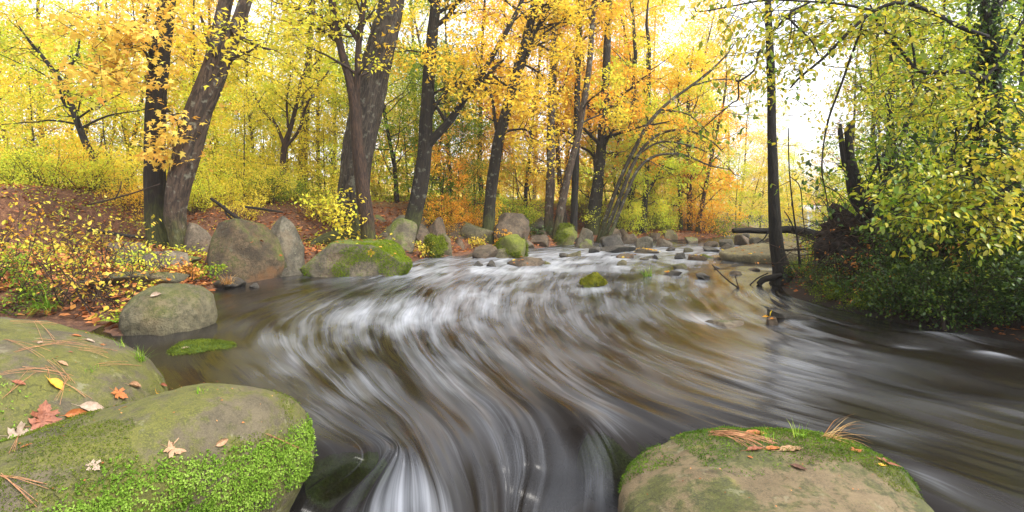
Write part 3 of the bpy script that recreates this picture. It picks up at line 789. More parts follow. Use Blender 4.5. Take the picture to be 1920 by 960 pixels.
outB = [(-2.42, 3.65), (-2.30, 3.4), (-2.6, 2.7), (-2.9, 2.3), (-3.4, 1.9), (-4.4, 1.8), (-5.2, 2.6), (-5.3, 3.8), (-4.6, 4.75), (-3.9, 4.75), (-3.1, 4.4)]
dome('B', 'mossy_boulder', outB, (-3.6, 3.2), 0.68, 0.0, 2.1, 'broad olive boulder strewn with pine needles behind the domed one', MN_L, tiltx=-0.02, tilty=0.03, seed=9)
outC = wxy([(1150, 905), (1170, 865), (1225, 828), (1400, 806), (1530, 810), (1620, 842), (1690, 885), (1725, 935)], 0.02) + [(1.92, 2.3), (1.85, 1.85), (1.7, 1.55), (1.1, 1.55), (0.7, 1.8), (0.56, 2.3)]
dome('C', 'mossy_boulder', outC, (1.30, 2.4), 0.13, -0.06, 2.5, 'flat tan boulder with dark moss at the bottom edge right of the fall', MN_R, tiltx=0.015, tilty=0.02, seed=14, rough=0.03)

# ------------------------------------------------------------------ leaves
def tmpl(kind):
    if kind == 'kite':
        V = [(0, 0, 0), (0.48, -0.30, 0.06), (1, 0, -0.05), (0.48, 0.30, 0.06)]; T = [(0, 1, 2), (0, 2, 3)]
    elif kind == 'oval':
        V = [(0, 0, 0), (0.28, -0.24, 0.05), (0.66, -0.22, 0.04), (1, 0, -0.10), (0.66, 0.22, 0.04), (0.28, 0.24, 0.05), (0.5, 0, -0.01)]
        T = [(0, 1, 6), (1, 2, 6), (2, 3, 6), (3, 4, 6), (4, 5, 6), (5, 0, 6)]
    elif kind == 'maple':
        V = [(0.30, 0, 0), (0.0, 0.0, 0), (0.02, -0.30, -0.05), (0.26, -0.20, 0.02), (0.46, -0.50, -0.06), (0.50, -0.16, 0.02), (1, 0, -0.08), (0.50, 0.16, 0.02), (0.46, 0.50, -0.06), (0.26, 0.20, 0.02), (0.02, 0.30, -0.05)]
        T = [(0, i, i + 1) for i in range(1, 10)] + [(0, 10, 1)]
    elif kind == 'star':
        V = [(0.28, 0, 0), (0, 0, 0), (0.20, -0.42, -0.05), (0.44, -0.14, 0.02), (1, 0, -0.06), (0.44, 0.14, 0.02), (0.20, 0.42, -0.05)]
        T = [(0, i, i + 1) for i in range(1, 6)] + [(0, 6, 1)]
    return np.array(V, float), np.array(T)
TM = {k: tmpl(k) for k in ('kite', 'oval', 'maple', 'star')}

class Leaves:
    def __init__(s, kind):
        s.kind, s.C, s.A, s.N, s.S, s.R = kind, [], [], [], [], []
    def add(s, C, A, N, S, R):
        s.C.append(C); s.A.append(A); s.N.append(N); s.S.append(S); s.R.append(R)
    def arrays(s):
        C, A, N, S, R = (np.concatenate(x) for x in (s.C, s.A, s.N, s.S, s.R))
        A = unit(A); N = unit(N - (N * A).sum(1, keepdims=True) * A)
        return C, A, np.cross(N, A), N, S, R
    def verts(s, sel=None):
        C, A, B, N, S, R = s.arrays()
        if sel is not None:
            C, A, B, N, S, R = (x[sel] for x in (C, A, B, N, S, R))
        TV, TT = TM[s.kind]
        V = C[:, None] + S[:, None, None] * (TV[None, :, 0:1] * A[:, None] + TV[None, :, 1:2] * B[:, None] + TV[None, :, 2:3] * N[:, None])
        T = (TT[None] + (np.arange(len(C)) * len(TV))[:, None, None]).reshape(-1, 3)
        return V.reshape(-1, 3), T, np.repeat(R, len(TV))
    def build(s, name, mat, parent, single=0, kindtag='stuff'):
        """single: that many of the leaves that show largest become objects of their own"""
        C, A, B, N, S, R = s.arrays()
        sel = np.ones(len(C), bool)
        if single:
            px, py = proj(C)
            vis = (px > -5) & (px < 1925) & (py > -5) & (py < 965) & (C[:, 1] > 0.5)
            sc = np.where(vis, S / np.linalg.norm(C - np.array([0, 0, CH]), axis=1), 0)
            pick = np.argsort(-sc)[:min(single, int(vis.sum()))]
            sel[pick] = False
            TV, TT = TM[s.kind]
            cache = {}
            for i in pick:
                q = round(float(R[i]) * 11) / 11
                if q not in cache:
                    cache[q] = mesh_data('leaf', TV, [TT], mat, True, {'rnd': np.full(len(TV), q)})
                o = bpy.data.objects.new('leaf', cache[q])
                COL.objects.link(o)
                o.parent = parent
                M = Matrix(((A[i][0] * S[i], B[i][0] * S[i], N[i][0] * S[i], C[i][0] - parent.location[0]), (A[i][1] * S[i], B[i][1] * S[i], N[i][1] * S[i], C[i][1] - parent.location[1]),
                            (A[i][2] * S[i], B[i][2] * S[i], N[i][2] * S[i], C[i][2] - parent.location[2]), (0, 0, 0, 1)))
                o.matrix_local = M
        if sel.any():
            V, T, r = s.verts(sel)
            o = link(name, mesh_data(name, V, [T], mat, True, {'rnd': r}), parent)
            if kindtag: tag(o, kind=kindtag)
            return o

def put_leaves(L, r, P, Dr, per, size, spread, droop=0.3, clump=0.6, flat=0.8):
    """per leaves around every anchor P with shoot direction Dr"""
    m = len(P)
    if not m: return
    C = np.repeat(P, per, 0); Dd = np.repeat(Dr, per, 0)
    n = len(C)
    C = C + r.normal(size=(n, 3)) * spread * np.array([1, 1, 0.55])
    A = unit(Dd + r.normal(size=(n, 3)) * 0.9)
    A[:, 2] -= droop
    N = r.normal(size=(n, 3)) * (1 - flat) * 1.6
    N[:, 2] += 1
    cl = np.repeat(np.clip(0.55 * r.random(m) + 0.45 * (0.5 + 0.75 * fbm(P * 0.5 + 5, 2, 13)), 0, 1), per)
    R = np.clip(clump * cl + (1 - clump) * r.random(n), 0, 1)
    L.add(C, unit(A), N, size * r.uniform(0.65, 1.25, n), R)

# ------------------------------------------------------------------ growth
def wander(r, p, d, L, n, wig, up):
    P = np.empty((n, 3)); P[0] = p
    d = unit(d); st = L / (n - 1)
    W_ = r.normal(size=(n, 3)) * wig
    for i in range(1, n):
        d = d + W_[i]; d[2] += up
        d = d / math.sqrt(d @ d)
        P[i] = P[i - 1] + d * st
    return P

def offshoots(r, P, R, cnt, t0, t1, L, ang, n, wig, up, ratio=0.5, taper=0.25, flat=0.0, rmin=0.004):
    """cnt child paths along a parent path; returns list of (path, radii)"""
    out = []
    m = len(P)
    T = unit(np.gradient(P, axis=0))
    ts = np.sort(r.uniform(t0, t1, cnt))
    az0 = r.uniform(0, 6.28)
    for k, t in enumerate(ts):
        f = t * (m - 1); i = min(int(f), m - 2); u = f - i
        p = P[i] * (1 - u) + P[i + 1] * u
        rad = R[i] * (1 - u) + R[i + 1] * u
        tg = T[i]
        ref = np.array([0, 0, 1.0]) if abs(tg[2]) < 0.9 else np.array([1.0, 0, 0])
        a = unit(np.cross(tg, ref)); b = np.cross(tg, a)
        az = az0 + k * 2.4 + r.uniform(-0.5, 0.5)
        side = a * math.cos(az) + b * math.sin(az)
        if flat:
            side = side * np.array([1, 1, 1 - flat]); side = unit(side)
        th = math.radians(ang * r.uniform(0.75, 1.25))
        d = tg * math.cos(th) + side * math.sin(th)
        ln = L * (1.15 - 0.65 * (t - t0) / max(t1 - t0, 1e-6)) * r.uniform(0.6, 1.25)
        q = wander(r, p, d, ln, n, wig, up)
        r0 = max(rad * ratio * r.uniform(0.8, 1.1), rmin)
        out.append((q, np.linspace(r0, max(r0 * taper, rmin * 0.6), n)))
    return out

class Plant:
    """trunk, branch and foliage geometry of one thing, in world coordinates"""
    def __init__(s, name, base, label, cat='tree', group=None, bark='dark', leaf='yellow', kind='kite'):
        s.root = empty(name, base, label, cat, group)
        s.bark, s.leaf = BARK[bark] if isinstance(bark, str) else bark, LM[leaf] if isinstance(leaf, str) else leaf
        s.paths, s.L = {}, Leaves(kind)
    def add(s, lst, k):
        for P, R in lst:
            s.paths.setdefault((len(P), k), []).append((P, R))
    def limb(s, name, P, R, k=10, rough=0.0, seed=0, mat=None):
        """a trunk or a main limb: a mesh of its own"""
        V, Q, tc = tubes(P[None], R[None], k)
        if rough:
            c = np.repeat(P, k, 0)
            rr = np.linalg.norm(V - c, axis=1, keepdims=True)
            dr = unit(V - c)
            q = np.concatenate([dr[:, :2] * 2.2 + dr[:, 2:3], tc[:, 2:3] * 1.1], 1)
            V = V + dr * rr * rough * (fbm(q + seed, 3, seed)[:, None] + 0.5 * fbm(np.concatenate([dr * 5.5], 1) + tc[:, 2:3] * 0.5 + seed, 2, seed + 3)[:, None])
        cap = np.arange(k) + (len(P) - 1) * k
        V = np.vstack([V, P[-1][None] + unit(P[-1] - P[-2])[None] * R[-1] * 0.4]); tc = np.vstack([tc, tc[-1:]])
        T = np.stack([cap, np.roll(cap, -1), np.full(k, len(V) - 1)], -1)
        return link(name, mesh_data(name, V, [Q, T], mat or s.bark, True, {'tc': tc}), s.root)
    def branches(s, name='twigs'):
        mb = MB()
        for (n, k), l in s.paths.items():
            V, Q, tc = tubes(np.array([p for p, _ in l]), np.array([q for _, q in l]), k)
            mb.add(V, None, Q, tc=tc)
        if mb.n:
            return tag(mb.build(name, s.bark, s.root), kind='stuff')

def px_path(pts, d, n=36, dd=None):
    """photo outline (px,py,width px) at distance d -> path, radii"""
    A = np.array([D(p[0], p[1], d + (p[3] if len(p) > 3 else 0)) for p in pts])
    R = np.array([p[2] * (d + (p[3] if len(p) > 3 else 0)) / F / 2 for p in pts])
    S = spline(np.concatenate([A, R[:, None]], 1), n)
    return S[:, :3], np.maximum(S[:, 3], 0.003)

def foot(P, R, flare=1.5, deep=0.35):
    """carry a trunk down into the ground with a root flare"""
    g = gz(P[0][0], P[0][1])
    b = P[0].copy(); b[2] = min(b[2], g) - deep
    m = (b + P[0]) / 2
    P = np.vstack([b, m, P]); R = np.concatenate([[R[0] * flare * 1.1, R[0] * flare], R])
    R[2] *= 1 + (flare - 1) * 0.35
    return P, R

def traced(name, pts, d, label, bark, leaf, kind='kite', limbs=(), nb=14, t0=0.45, blen=2.6, leafsize=0.13, per=5, seed=1, k=20, flare=1.4, n2=5, n3=4, lowt=None, group=None, spread=0.16, ang=60, up=0.02, single=0, rough=0.10, top=5.0,
           droop=0.35, cat='tree', twiglen=0.55, crownname='crown', extra=(), nbl=4):
    r = np.random.default_rng(seed)
    P, R = px_path(pts, d)
    # the trunk goes on above the frame
    if top:
        tg = unit(P[-1] - P[-4]); tg[2] += 0.5
        E = wander(r, P[-1], tg, top, 10, 0.06, 0.06)[1:]
        P = np.vstack([P, E]); R = np.concatenate([R, np.linspace(R[-1] * 0.92, R[-1] * 0.2, 9)])
    P, R = foot(P, R, flare)
    base = P[0].copy(); base[2] = gz(base[0], base[1])
    pl = Plant(name, base, label, cat, group, bark, leaf, kind)
    pl.limb('trunk', P, R, k, rough, seed)
    mains = []
    for lp in limbs:
        Q, q = px_path(lp, d, 18)
        pl.limb('branch', Q, q, 8, 0.06, seed + 3)
        mains.append((Q, q))
    L1 = offshoots(r, P, R, nb, t0, 0.98, blen, ang, 9, 0.13, up, 0.42)
    pl.add(L1, 5)
    L2 = []
    for Q, q in L1:
        L2 += offshoots(r, Q, q, n2, 0.2, 1.0, blen * 0.45, 50, 6, 0.16, -0.01, 0.55, flat=0.4)
    for Q, q in mains:
        L2 += offshoots(r, Q, q, nbl + n2, 0.25, 1.0, blen * 0.5, 55, 6, 0.16, 0.0, 0.45, flat=0.3)
    pl.add(L2, 4)
    L3 = []
    for Q, q in L2:
        L3 += offshoots(r, Q, q, n3, 0.15, 1.0, twiglen, 50, 4, 0.18, -0.04, 0.6, flat=0.5, rmin=0.003)
    pl.add(L3, 3)
    if per and L3:
        A = np.array([Q for Q, _ in L3])
        pos = np.concatenate([A[:, 1], A[:, 2], A[:, 3]]); dr = unit(np.concatenate([A[:, 2] - A[:, 1]] * 3))
        put_leaves(pl.L, r, pos, dr, per, leafsize, spread, droop)
    for e in extra: e(pl, r)
    pl.branches()
    if pl.L.C: pl.L.build(crownname, pl.leaf, pl.root, single)
    return pl

# ------------------------------------------------------------------ the trees that can be told apart
def sprays(boxes, d, dj, per, size, spread, rn=(2, 4), lname=None):
    """leafy side shoots of a tree around given places of its crown: (px,py,rx,ry,count)"""
    def f(pl, r):
        for px, py, rx, ry, cnt in boxes:
            for _ in range(cnt):
                u = r.normal(size=3) * 0.55
                dep = d + u[2] * dj
                p = D(px + u[0] * rx, py + u[1] * ry, dep)
                dr = unit(np.array([r.normal(), r.normal(), r.normal() * 0.25 - 0.12]))
                q = wander(r, p - dr * 0.45, dr, 0.9, 5, 0.15, -0.03)
                pl.add([(q, np.linspace(0.009, 0.003, 5))], 3)
                put_leaves(pl.L, r, q[1:], unit(np.diff(q, axis=0)), per, size, spread, 0.3)
    return f

traced('maple_tree', [(304, 466, 48), (296, 430, 41), (291, 360, 37), (290, 280, 35), (293, 190, 33), (302, 100, 30), (312, 10, 28), (318, -60, 26)], 14.0,
       'dark straight furrowed trunk with mossy foot on the left bank, yellow-orange maple leaves', 'dark', 'maple', 'maple', seed=201, k=28, t0=0.72, nb=9, leafsize=0.17, per=3, n2=4, n3=3, spread=0.18, single=220, blen=2.4,
       limbs=[[(292, 120, 12), (280, 92, 10, -.3), (262, 72, 8, -.7), (246, 62, 7, -1.0), (215, 54, 5, -1.4), (180, 55, 3, -1.8)], [(294, 150, 8), (270, 95, 6, -.6), (240, 85, 5, -1), (225, 72, 3, -1.3)],
              [(250, 64, 5, -1), (262, 40, 4, -1.2), (280, 12, 3, -1.4)], [(306, 205, 7, -.2), (322, 213, 6, -.5), (334, 232, 4, -.6), (338, 255, 3, -.6)], [(305, 252, 6, -.2), (316, 260, 5, -.4), (332, 265, 3, -.5)]],
       extra=[sprays([(200, 60, 90, 40, 24), (205, 130, 80, 30, 26), (170, 160, 80, 25, 14), (298, 110, 14, 20, 3), (130, 30, 80, 30, 12), (345, 50, 30, 30, 4)], 12.6, 1.2, 3, 0.17, 0.16)])
traced('leaning_tree', [(337, 470, 26), (331, 430, 32), (328, 395, 38), (338, 335, 43), (358, 260, 46), (376, 200, 44), (390, 150, 36), (404, 90, 27), (420, 20, 24), (436, -60, 22)], 13.6,
       'pale brown leaning trunk forking into two on the left bank', 'tan', 'yellow', 'star', seed=202, k=28, t0=0.75, nb=9, leafsize=0.14, per=3, flare=1.15,
       limbs=[[(384, 205, 30), (402, 165, 29), (424, 105, 27), (446, 45, 25), (470, -30, 22), (490, -110, 18)]], extra=[sprays([(460, 60, 60, 60, 14), (520, 40, 60, 40, 12), (420, 100, 40, 60, 6)], 13.0, 1.2, 3, 0.15, 0.16)])
traced('oak_tree', [(655, 462, 74), (656, 425, 66), (661, 380, 60), (668, 320, 56), (676, 260, 57), (688, 195, 58), (706, 120, 54), (722, 60, 50), (736, -5, 44), (748, -80, 40)], 17.4,
       'massive grey-brown trunk with flared mossy roots behind the flat-topped boulder', 'grey', 'yellow', seed=203, k=36, t0=0.78, nb=8, leafsize=0.15, per=4, flare=1.5, rough=0.12,
       limbs=[[(640, 440, 34), (628, 458, 26, -.4), (618, 478, 20, -.8)], [(668, 440, 36), (676, 462, 26, -.5), (680, 482, 18, -.9)], [(648, 445, 34), (646, 468, 24, -.7), (642, 486, 16, -1.0)]])
traced('twin_stem_tree', [(692, 466, 28), (690, 430, 27), (684, 380, 26), (675, 310, 23), (669, 250, 21), (666, 200, 21), (656, 150, 17), (640, 95, 14), (625, 20, 13), (616, -60, 12)], 16.4,
       'slender reddish-brown stem leaning against the massive trunk and forking above', 'red', 'yellow', seed=204, k=18, t0=0.7, nb=9, leafsize=0.14, per=4, flare=1.25,
       limbs=[[(667, 205, 17), (670, 150, 13), (672, 90, 12), (680, 20, 11), (690, -60, 9)], [(673, 80, 9), (660, 60, 8), (640, 38, 6)], [(630, 60, 8), (600, 30, 6), (560, 18, 5), (520, 5, 3)], [(640, 85, 6), (610, 62, 5), (575, 40, 4), (545, 42, 2)]],
       extra=[sprays([(590, 30, 60, 40, 10), (640, 400, 40, 25, 14), (610, 385, 40, 25, 16), (630, 420, 30, 20, 8)], 16.0, 0.8, 4, 0.13, 0.13)])
traced('dark_leaning_tree', [(757, 474, 36), (766, 440, 33), (778, 395, 31), (788, 345, 30), (796, 285, 27), (799, 220, 25), (803, 150, 24), (808, 90, 22), (816, 20, 20), (826, -60, 18)], 17.6,
       'dark leaning trunk beside the flat-topped boulder with a long limb reaching right', 'moss', 'gold', 'star', seed=205, k=22, t0=0.7, nb=9, leafsize=0.15, per=3, single=0,
       limbs=[[(799, 275, 18), (820, 252, 16), (842, 228, 15), (862, 200, 13), (876, 175, 12), (890, 155, 11), (915, 120, 10), (935, 85, 10), (955, 50, 9), (975, 10, 8), (990, -30, 7)], [(803, 225, 8), (822, 190, 7), (846, 164, 7), (862, 160, 5)],
              [(876, 176, 8), (905, 150, 7), (930, 125, 6), (945, 112, 4)], [(818, 48, 10), (840, 30, 9), (858, 0, 8), (872, -40, 6)], [(838, 232, 7), (812, 180, 5), (852, 158, 4), (870, 130, 3)], [(798, 100, 4), (770, 95, 3), (745, 98, 2)], [(922, 140, 6), (950, 160, 5), (975, 170, 4)]],
       extra=[sprays([(860, 90, 80, 30, 26), (840, 60, 60, 30, 10), (900, 170, 60, 40, 12), (870, 25, 60, 25, 12), (930, 60, 40, 40, 10), (800, 110, 40, 25, 8)], 16.6, 1.0, 3, 0.15, 0.15)])
traced('ivied_tree', [(914, 462, 24), (916, 420, 22), (920, 370, 21), (926, 320, 21), (934, 270, 21), (945, 225, 20), (957, 180, 18), (970, 130, 17), (984, 80, 16), (1000, 25, 15), (1015, -40, 14)], 20.6,
       'dark crooked trunk leaning right above the rock row', 'moss', 'gold', 'star', seed=206, k=20, t0=0.6, nb=10, leafsize=0.15, per=4,
       limbs=[[(966, 148, 12), (985, 110, 11), (1003, 60, 10), (1020, 30, 9), (1035, -10, 8)], [(936, 262, 8), (928, 225, 7), (922, 180, 6), (905, 160, 4)], [(975, 118, 5), (1000, 130, 4), (1025, 150, 3), (1030, 180, 2)], [(940, 250, 5), (965, 243, 4), (990, 245, 4), (997, 262, 3)],
              [(1000, 40, 6), (1025, 20, 5), (1050, 5, 3)]],
       extra=[sprays([(1000, 190, 60, 40, 20), (1030, 260, 50, 50, 22), (960, 60, 50, 40, 10), (1050, 110, 50, 60, 18)], 19.5, 1.2, 4, 0.15, 0.15)])
traced('pale_trunk_tree', [(1028, 448, 19), (1029, 400, 17), (1032, 340, 16), (1033, 260, 15), (1036, 160, 14), (1040, 60, 12), (1044, -30, 10)], 24.5, 'straight pale trunk of the near pair on the rocky bank', 'tan', 'gold', seed=207, t0=0.45, nb=12, leafsize=0.16, per=5, k=16)
traced('pale_trunk_tree', [(1040, 452, 17), (1048, 410, 15), (1060, 350, 14), (1075, 290, 13), (1090, 220, 12), (1104, 130, 11), (1112, 30, 9)], 24.0, 'pale trunk of the near pair slanting to the right', 'tan', 'yellow', seed=208, t0=0.45, nb=12, leafsize=0.16, per=5, k=16)
traced('slim_dark_tree', [(1075, 458, 17), (1076, 420, 14), (1078, 350, 13), (1081, 250, 12), (1083, 140, 11), (1086, 40, 10), (1088, -40, 9)], 25.0, 'slim black vertical trunk left of the thick dark trunk on the far bank', 'black', 'gold', seed=209, t0=0.4, nb=14, leafsize=0.16, per=5, k=14)
traced('thick_dark_tree', [(1108, 446, 30), (1112, 410, 26), (1120, 350, 22), (1128, 270, 18), (1133, 190, 16), (1138, 100, 14), (1142, 0, 12)], 27.0, 'thick dark trunk behind the clump of leaning stems', 'moss', 'orange', seed=210, t0=0.35, nb=16, leafsize=0.17, per=6, k=16, blen=3.2)
traced('arching_tree', [(1118, 462, 10.1), (1132, 420, 8.6), (1148, 375, 7.9), (1170, 320, 7.2), (1192, 275, 7.2), (1216, 232, 6.5), (1250, 195, 5.8), (1290, 165, 5.0), (1330, 135, 4.3), (1365, 100, 2.9)], 25.6,
       'leaning grey stem arching far over the stream, longest of the clump', 'lichen', 'pale', seed=211, t0=0.45, nb=10, leafsize=0.13, per=1, k=12, top=1.5, blen=2.2, n2=4, n3=2, ang=45,
       limbs=[[(1300, 160, 3.6), (1340, 150, 2.9), (1380, 150, 2.2), (1410, 165, 1.4)], [(1240, 205, 3.6), (1290, 215, 2.9), (1330, 250, 2.2)]])
traced('arching_tree', [(1124, 464, 8.6), (1146, 410, 7.9), (1166, 360, 7.2), (1186, 310, 6.5), (1210, 272, 5.8), (1245, 248, 5.0), (1290, 245, 4.3), (1330, 262, 2.9), (1356, 285, 2.2)], 25.2,
       'leaning mossy stem of the clump whose arch droops back toward the water', 'lichen', 'pale', seed=212, t0=0.5, nb=8, leafsize=0.13, per=1, k=12, top=0, blen=1.8, n2=4, n3=2,
       limbs=[[(1195, 290, 4.3), (1240, 266, 3.6), (1300, 275, 2.9), (1350, 300, 2.2), (1380, 330, 1.4)]])
traced('arching_tree', [(1130, 466, 8.6), (1150, 425, 7.2), (1172, 370, 6.5), (1196, 318, 5.8), (1230, 292, 5.0), (1280, 290, 4.3), (1330, 310, 2.9), (1370, 318, 2.2)], 24.8,
       'lowest arching stem of the clump, pale with lichen', 'lichen', 'lime', seed=213, t0=0.5, nb=8, leafsize=0.13, per=2, k=12, top=0, blen=1.6, n2=4, n3=2)
for k, (pts, d, lab, bk, lf) in enumerate([
    ([(1180, 450, 12), (1181, 400, 11), (1183, 340, 10), (1186, 240, 9), (1190, 120, 8)], 29, 'short dark trunk with lime leaves right of the leaning clump', 'moss', 'lime'),
    ([(1190, 450, 9), (1200, 410, 8), (1215, 360, 7), (1240, 320, 6), (1262, 290, 5)], 29, 'thin dark stem slanting right behind the leaning clump', 'moss', 'lime'),
    ([(1205, 452, 13), (1208, 400, 11), (1212, 330, 10), (1215, 230, 9), (1217, 110, 8)], 28.5, 'slim black straight trunk at the end of the left bank', 'black', 'yellow'),
    ([(1160, 440, 7), (1162, 380, 6), (1150, 330, 5), (1160, 260, 4)], 28, 'very thin dark sapling between leaning clump and slim black trunk', 'black', 'lime'),
    ([(1277, 452, 9), (1276, 400, 8), (1274, 330, 7), (1272, 230, 6)], 31, 'left of three thin trunks at the far bend', 'moss', 'yellow'),
    ([(1293, 453, 11), (1293, 400, 10), (1292, 330, 9), (1290, 220, 8)], 31, 'middle reddish one of three thin trunks at the far bend', 'red', 'gold'),
    ([(1304, 456, 9), (1311, 410, 8), (1322, 355, 7), (1335, 290, 6), (1350, 220, 5)], 30.5, 'right slanting one of three thin trunks at the far bend', 'red', 'orange')]):
    traced('bank_tree', pts, d, lab, bk, lf, seed=230 + k, t0=0.3, nb=12, leafsize=0.16, per=5, k=10, blen=2.4, top=4, n2=4)
# left background
traced('dark_slanting_tree', [(190, 345, 14), (176, 300, 13), (158, 262, 12), (140, 215, 11), (124, 172, 10), (104, 138, 8), (78, 104, 6), (55, 78, 4)], 17.5, 'dark slanting tree leaning left over the bushes with tangled twigs', 'black', 'lime', seed=251, k=12, t0=0.3, nb=14, leafsize=0.12, per=3, top=1.0,
       blen=1.8, limbs=[[(118, 160, 6), (132, 128, 5), (145, 100, 4), (150, 70, 3)], [(140, 215, 5), (118, 190, 4), (110, 150, 3)]])
traced('forked_small_tree', [(532, 348, 15), (531, 310, 12), (534, 275, 11), (545, 240, 8), (555, 200, 7), (565, 150, 5), (580, 110, 3)], 21.5, 'small reddish forked tree in front of the pale trunk in the left background', 'red', 'yellow', 'star', seed=252, k=12, t0=0.5, nb=9, leafsize=0.14, per=3, top=0.8, blen=1.6,
       limbs=[[(533, 272, 7), (518, 235, 6), (500, 215, 5), (482, 190, 4), (470, 165, 3)], [(534, 278, 6), (560, 245, 6), (572, 205, 5), (590, 170, 4), (618, 130, 3)], [(540, 240, 5), (538, 190, 4), (545, 140, 3)]])
traced('pale_far_tree', [(567, 352, 20), (568, 300, 18), (570, 240, 17), (574, 170, 15), (580, 90, 12), (586, 0, 10)], 27, 'tall pale grey trunk standing in the left background meadow edge', 'far', 'yellow', seed=253, k=14, t0=0.45, nb=12, leafsize=0.16, per=3)
traced('pale_thin_tree', [(247, 330, 8), (242, 290, 7), (232, 230, 7), (216, 175, 6), (205, 110, 5), (200, 20, 4)], 29, 'thin pale bare-looking stem left of the straight dark trunk', 'far', 'yellow', seed=254, k=8, t0=0.5, nb=10, leafsize=0.16, per=4)

# ------------------------------------------------------------------ background woods: a few kinds, then copies
def proto_tree(seed, h=16.0, rad=0.17, t0=0.18, nb=26, blen=3.4, n2=6, n3=4, per=5, leaf=0.15, ang=62, up=0.03, lean=0.04, spread=0.2, name='woodland_tree', cat='tree', k=9, droop=0.3, kind='kite'):
    r = np.random.default_rng(seed)
    pl = Plant(name, (0, 0, 0), None, cat, None, 'far', 'yellow', kind)
    P = wander(r, np.array([0, 0, -0.5]), np.array([r.normal() * lean, r.normal() * lean, 1.0]), h + 0.5, 14, 0.035, 0.03)
    R = np.linspace(1, 0.12, 14) ** 0.9 * rad; R[0] *= 1.35
    pl.limb('trunk', P, R, k, 0.05, seed)
    L1 = offshoots(r, P, R, nb, t0, 0.99, blen, ang, 8, 0.13, up, 0.4)
    pl.add(L1, 4)
    L2 = []
    for Q, q in L1: L2 += offshoots(r, Q, q, n2, 0.2, 1.0, blen * 0.42, 50, 5, 0.17, 0, 0.5, flat=0.4)
    pl.add(L2, 3)
    L3 = []
    for Q, q in L2: L3 += offshoots(r, Q, q, n3, 0.2, 1.0, 0.6, 50, 3, 0.2, -0.04, 0.6, flat=0.4)
    A = np.array([Q for Q, _ in L3])
    A = A[fbm(A[:, 1] * np.array([0.45, 0.45, 0.8]) + seed, 3, 7) > -0.28]        # open layers between the leafy boughs
    put_leaves(pl.L, r, np.concatenate([A[:, 1], A[:, 2]]), unit(np.concatenate([A[:, 2] - A[:, 1]] * 2)), per, leaf, spread, droop, 0.65)
    pl.branches()
    pl.L.build('crown', pl.leaf, pl.root)
    return pl.root

def proto_bush(seed, h=1.6, stems=14, per=4, leaf=0.075, name='bush', spread=0.10, n2=7, out=0.55, kind='kite', clump=0.6, n3=3):
    r = np.random.default_rng(seed)
    pl = Plant(name, (0, 0, 0), None, 'bush', None, 'twig', 'lime', kind)
    L1 = []
    for i in range(stems):
        a = r.uniform(0, 6.28)
        d = np.array([math.cos(a) * out * r.uniform(0.2, 1.3), math.sin(a) * out * r.uniform(0.2, 1.3), 1.0])
        P = wander(r, np.array([math.cos(a) * 0.15, math.sin(a) * 0.15, -0.15]), d, h * r.uniform(0.7, 1.25), 8, 0.14, -0.03)
        L1.append((P, np.linspace(0.014, 0.004, 8)))
    pl.add(L1, 4)
    L2 = []
    for Q, q in L1: L2 += offshoots(r, Q, q, n2, 0.15, 1.0, h * 0.35, 55, 5, 0.18, -0.01, 0.6)
    pl.add(L2, 3)
    L3 = []
    for Q, q in L2: L3 += offshoots(r, Q, q, n3, 0.2, 1.0, h * 0.14, 50, 3, 0.2, -0.03, 0.7)
    A = np.array([Q for Q, _ in L3])
    put_leaves(pl.L, r, np.concatenate([A[:, 1], A[:, 2]]), unit(np.concatenate([A[:, 2] - A[:, 1]] * 2)), per, leaf, spread, 0.2, clump)
    pl.branches('stems')
    pl.L.build('foliage', pl.leaf, pl.root)
    return pl.root

PT = [proto_tree(301, 16, 0.13, 0.10, 34, 3.4, 7, 4, 7, 0.16), proto_tree(302, 18, 0.17, 0.16, 32, 3.8, 7, 4, 7, 0.17), proto_tree(303, 14, 0.10, 0.07, 32, 2.8, 7, 4, 6, 0.15),
      proto_tree(304, 17, 0.16, 0.30, 20, 3.0, 5, 3, 3, 0.15), proto_tree(305, 6.5, 0.05, 0.08, 26, 2.0, 6, 4, 5, 0.12, 60, 0.03, 0.1, 0.13, 'young_tree'), proto_tree(306, 5.0, 0.045, 0.06, 26, 1.8, 6, 4, 5, 0.11, 65, 0.0, 0.15, 0.13, 'young_tree')]
PB = [proto_bush(311), proto_bush(312, 1.3, 16, 4, 0.07), proto_bush(313, 1.9, 12, 4, 0.085)]
LANDMARK = [(60, 'at the left edge of the view'), (150, 'left of the dark slanting tree'), (230, 'behind the dark slanting tree'), (285, 'left of the dark straight trunk'), (345, 'behind the dark straight trunk'), (430, 'behind the forked leaning trunk'),
            (510, 'left of the small forked tree'), (600, 'behind the small forked tree'), (665, 'left of the massive trunk'), (745, 'right of the massive trunk'), (800, 'behind the dark leaning trunk'), (870, 'under the long right-reaching limb'),
            (935, 'behind the dark crooked trunk'), (1005, 'right of the dark crooked trunk'), (1065, 'behind the pale pair of trunks'), (1110, 'behind the thick dark trunk'), (1180, 'behind the arching stems'), (1260, 'at the far end of the left bank'),
            (1340, 'behind the three thin trunks at the bend'), (1430, 'left of the slim straight trunk across the stream'), (1500, 'right of the slim straight trunk across the stream'), (1580, 'left of the broken snag'), (1680, 'behind the broken snag'), (1780, 'behind the right bank thicket'), (9999, 'at the right edge of the view')]
COLN = {'yellow': 'yellow', 'gold': 'golden', 'orange': 'orange', 'lime': 'yellow-green', 'green': 'green', 'dark': 'dark green', 'pale': 'pale yellow', 'pink': 'reddish pink', 'red': 'red', 'near': 'green', 'sapling': 'yellow-leaved'}
DEPTH = ['', 'farther ', 'still farther ', 'far ', 'distant ', 'farthest ']
USED = {}
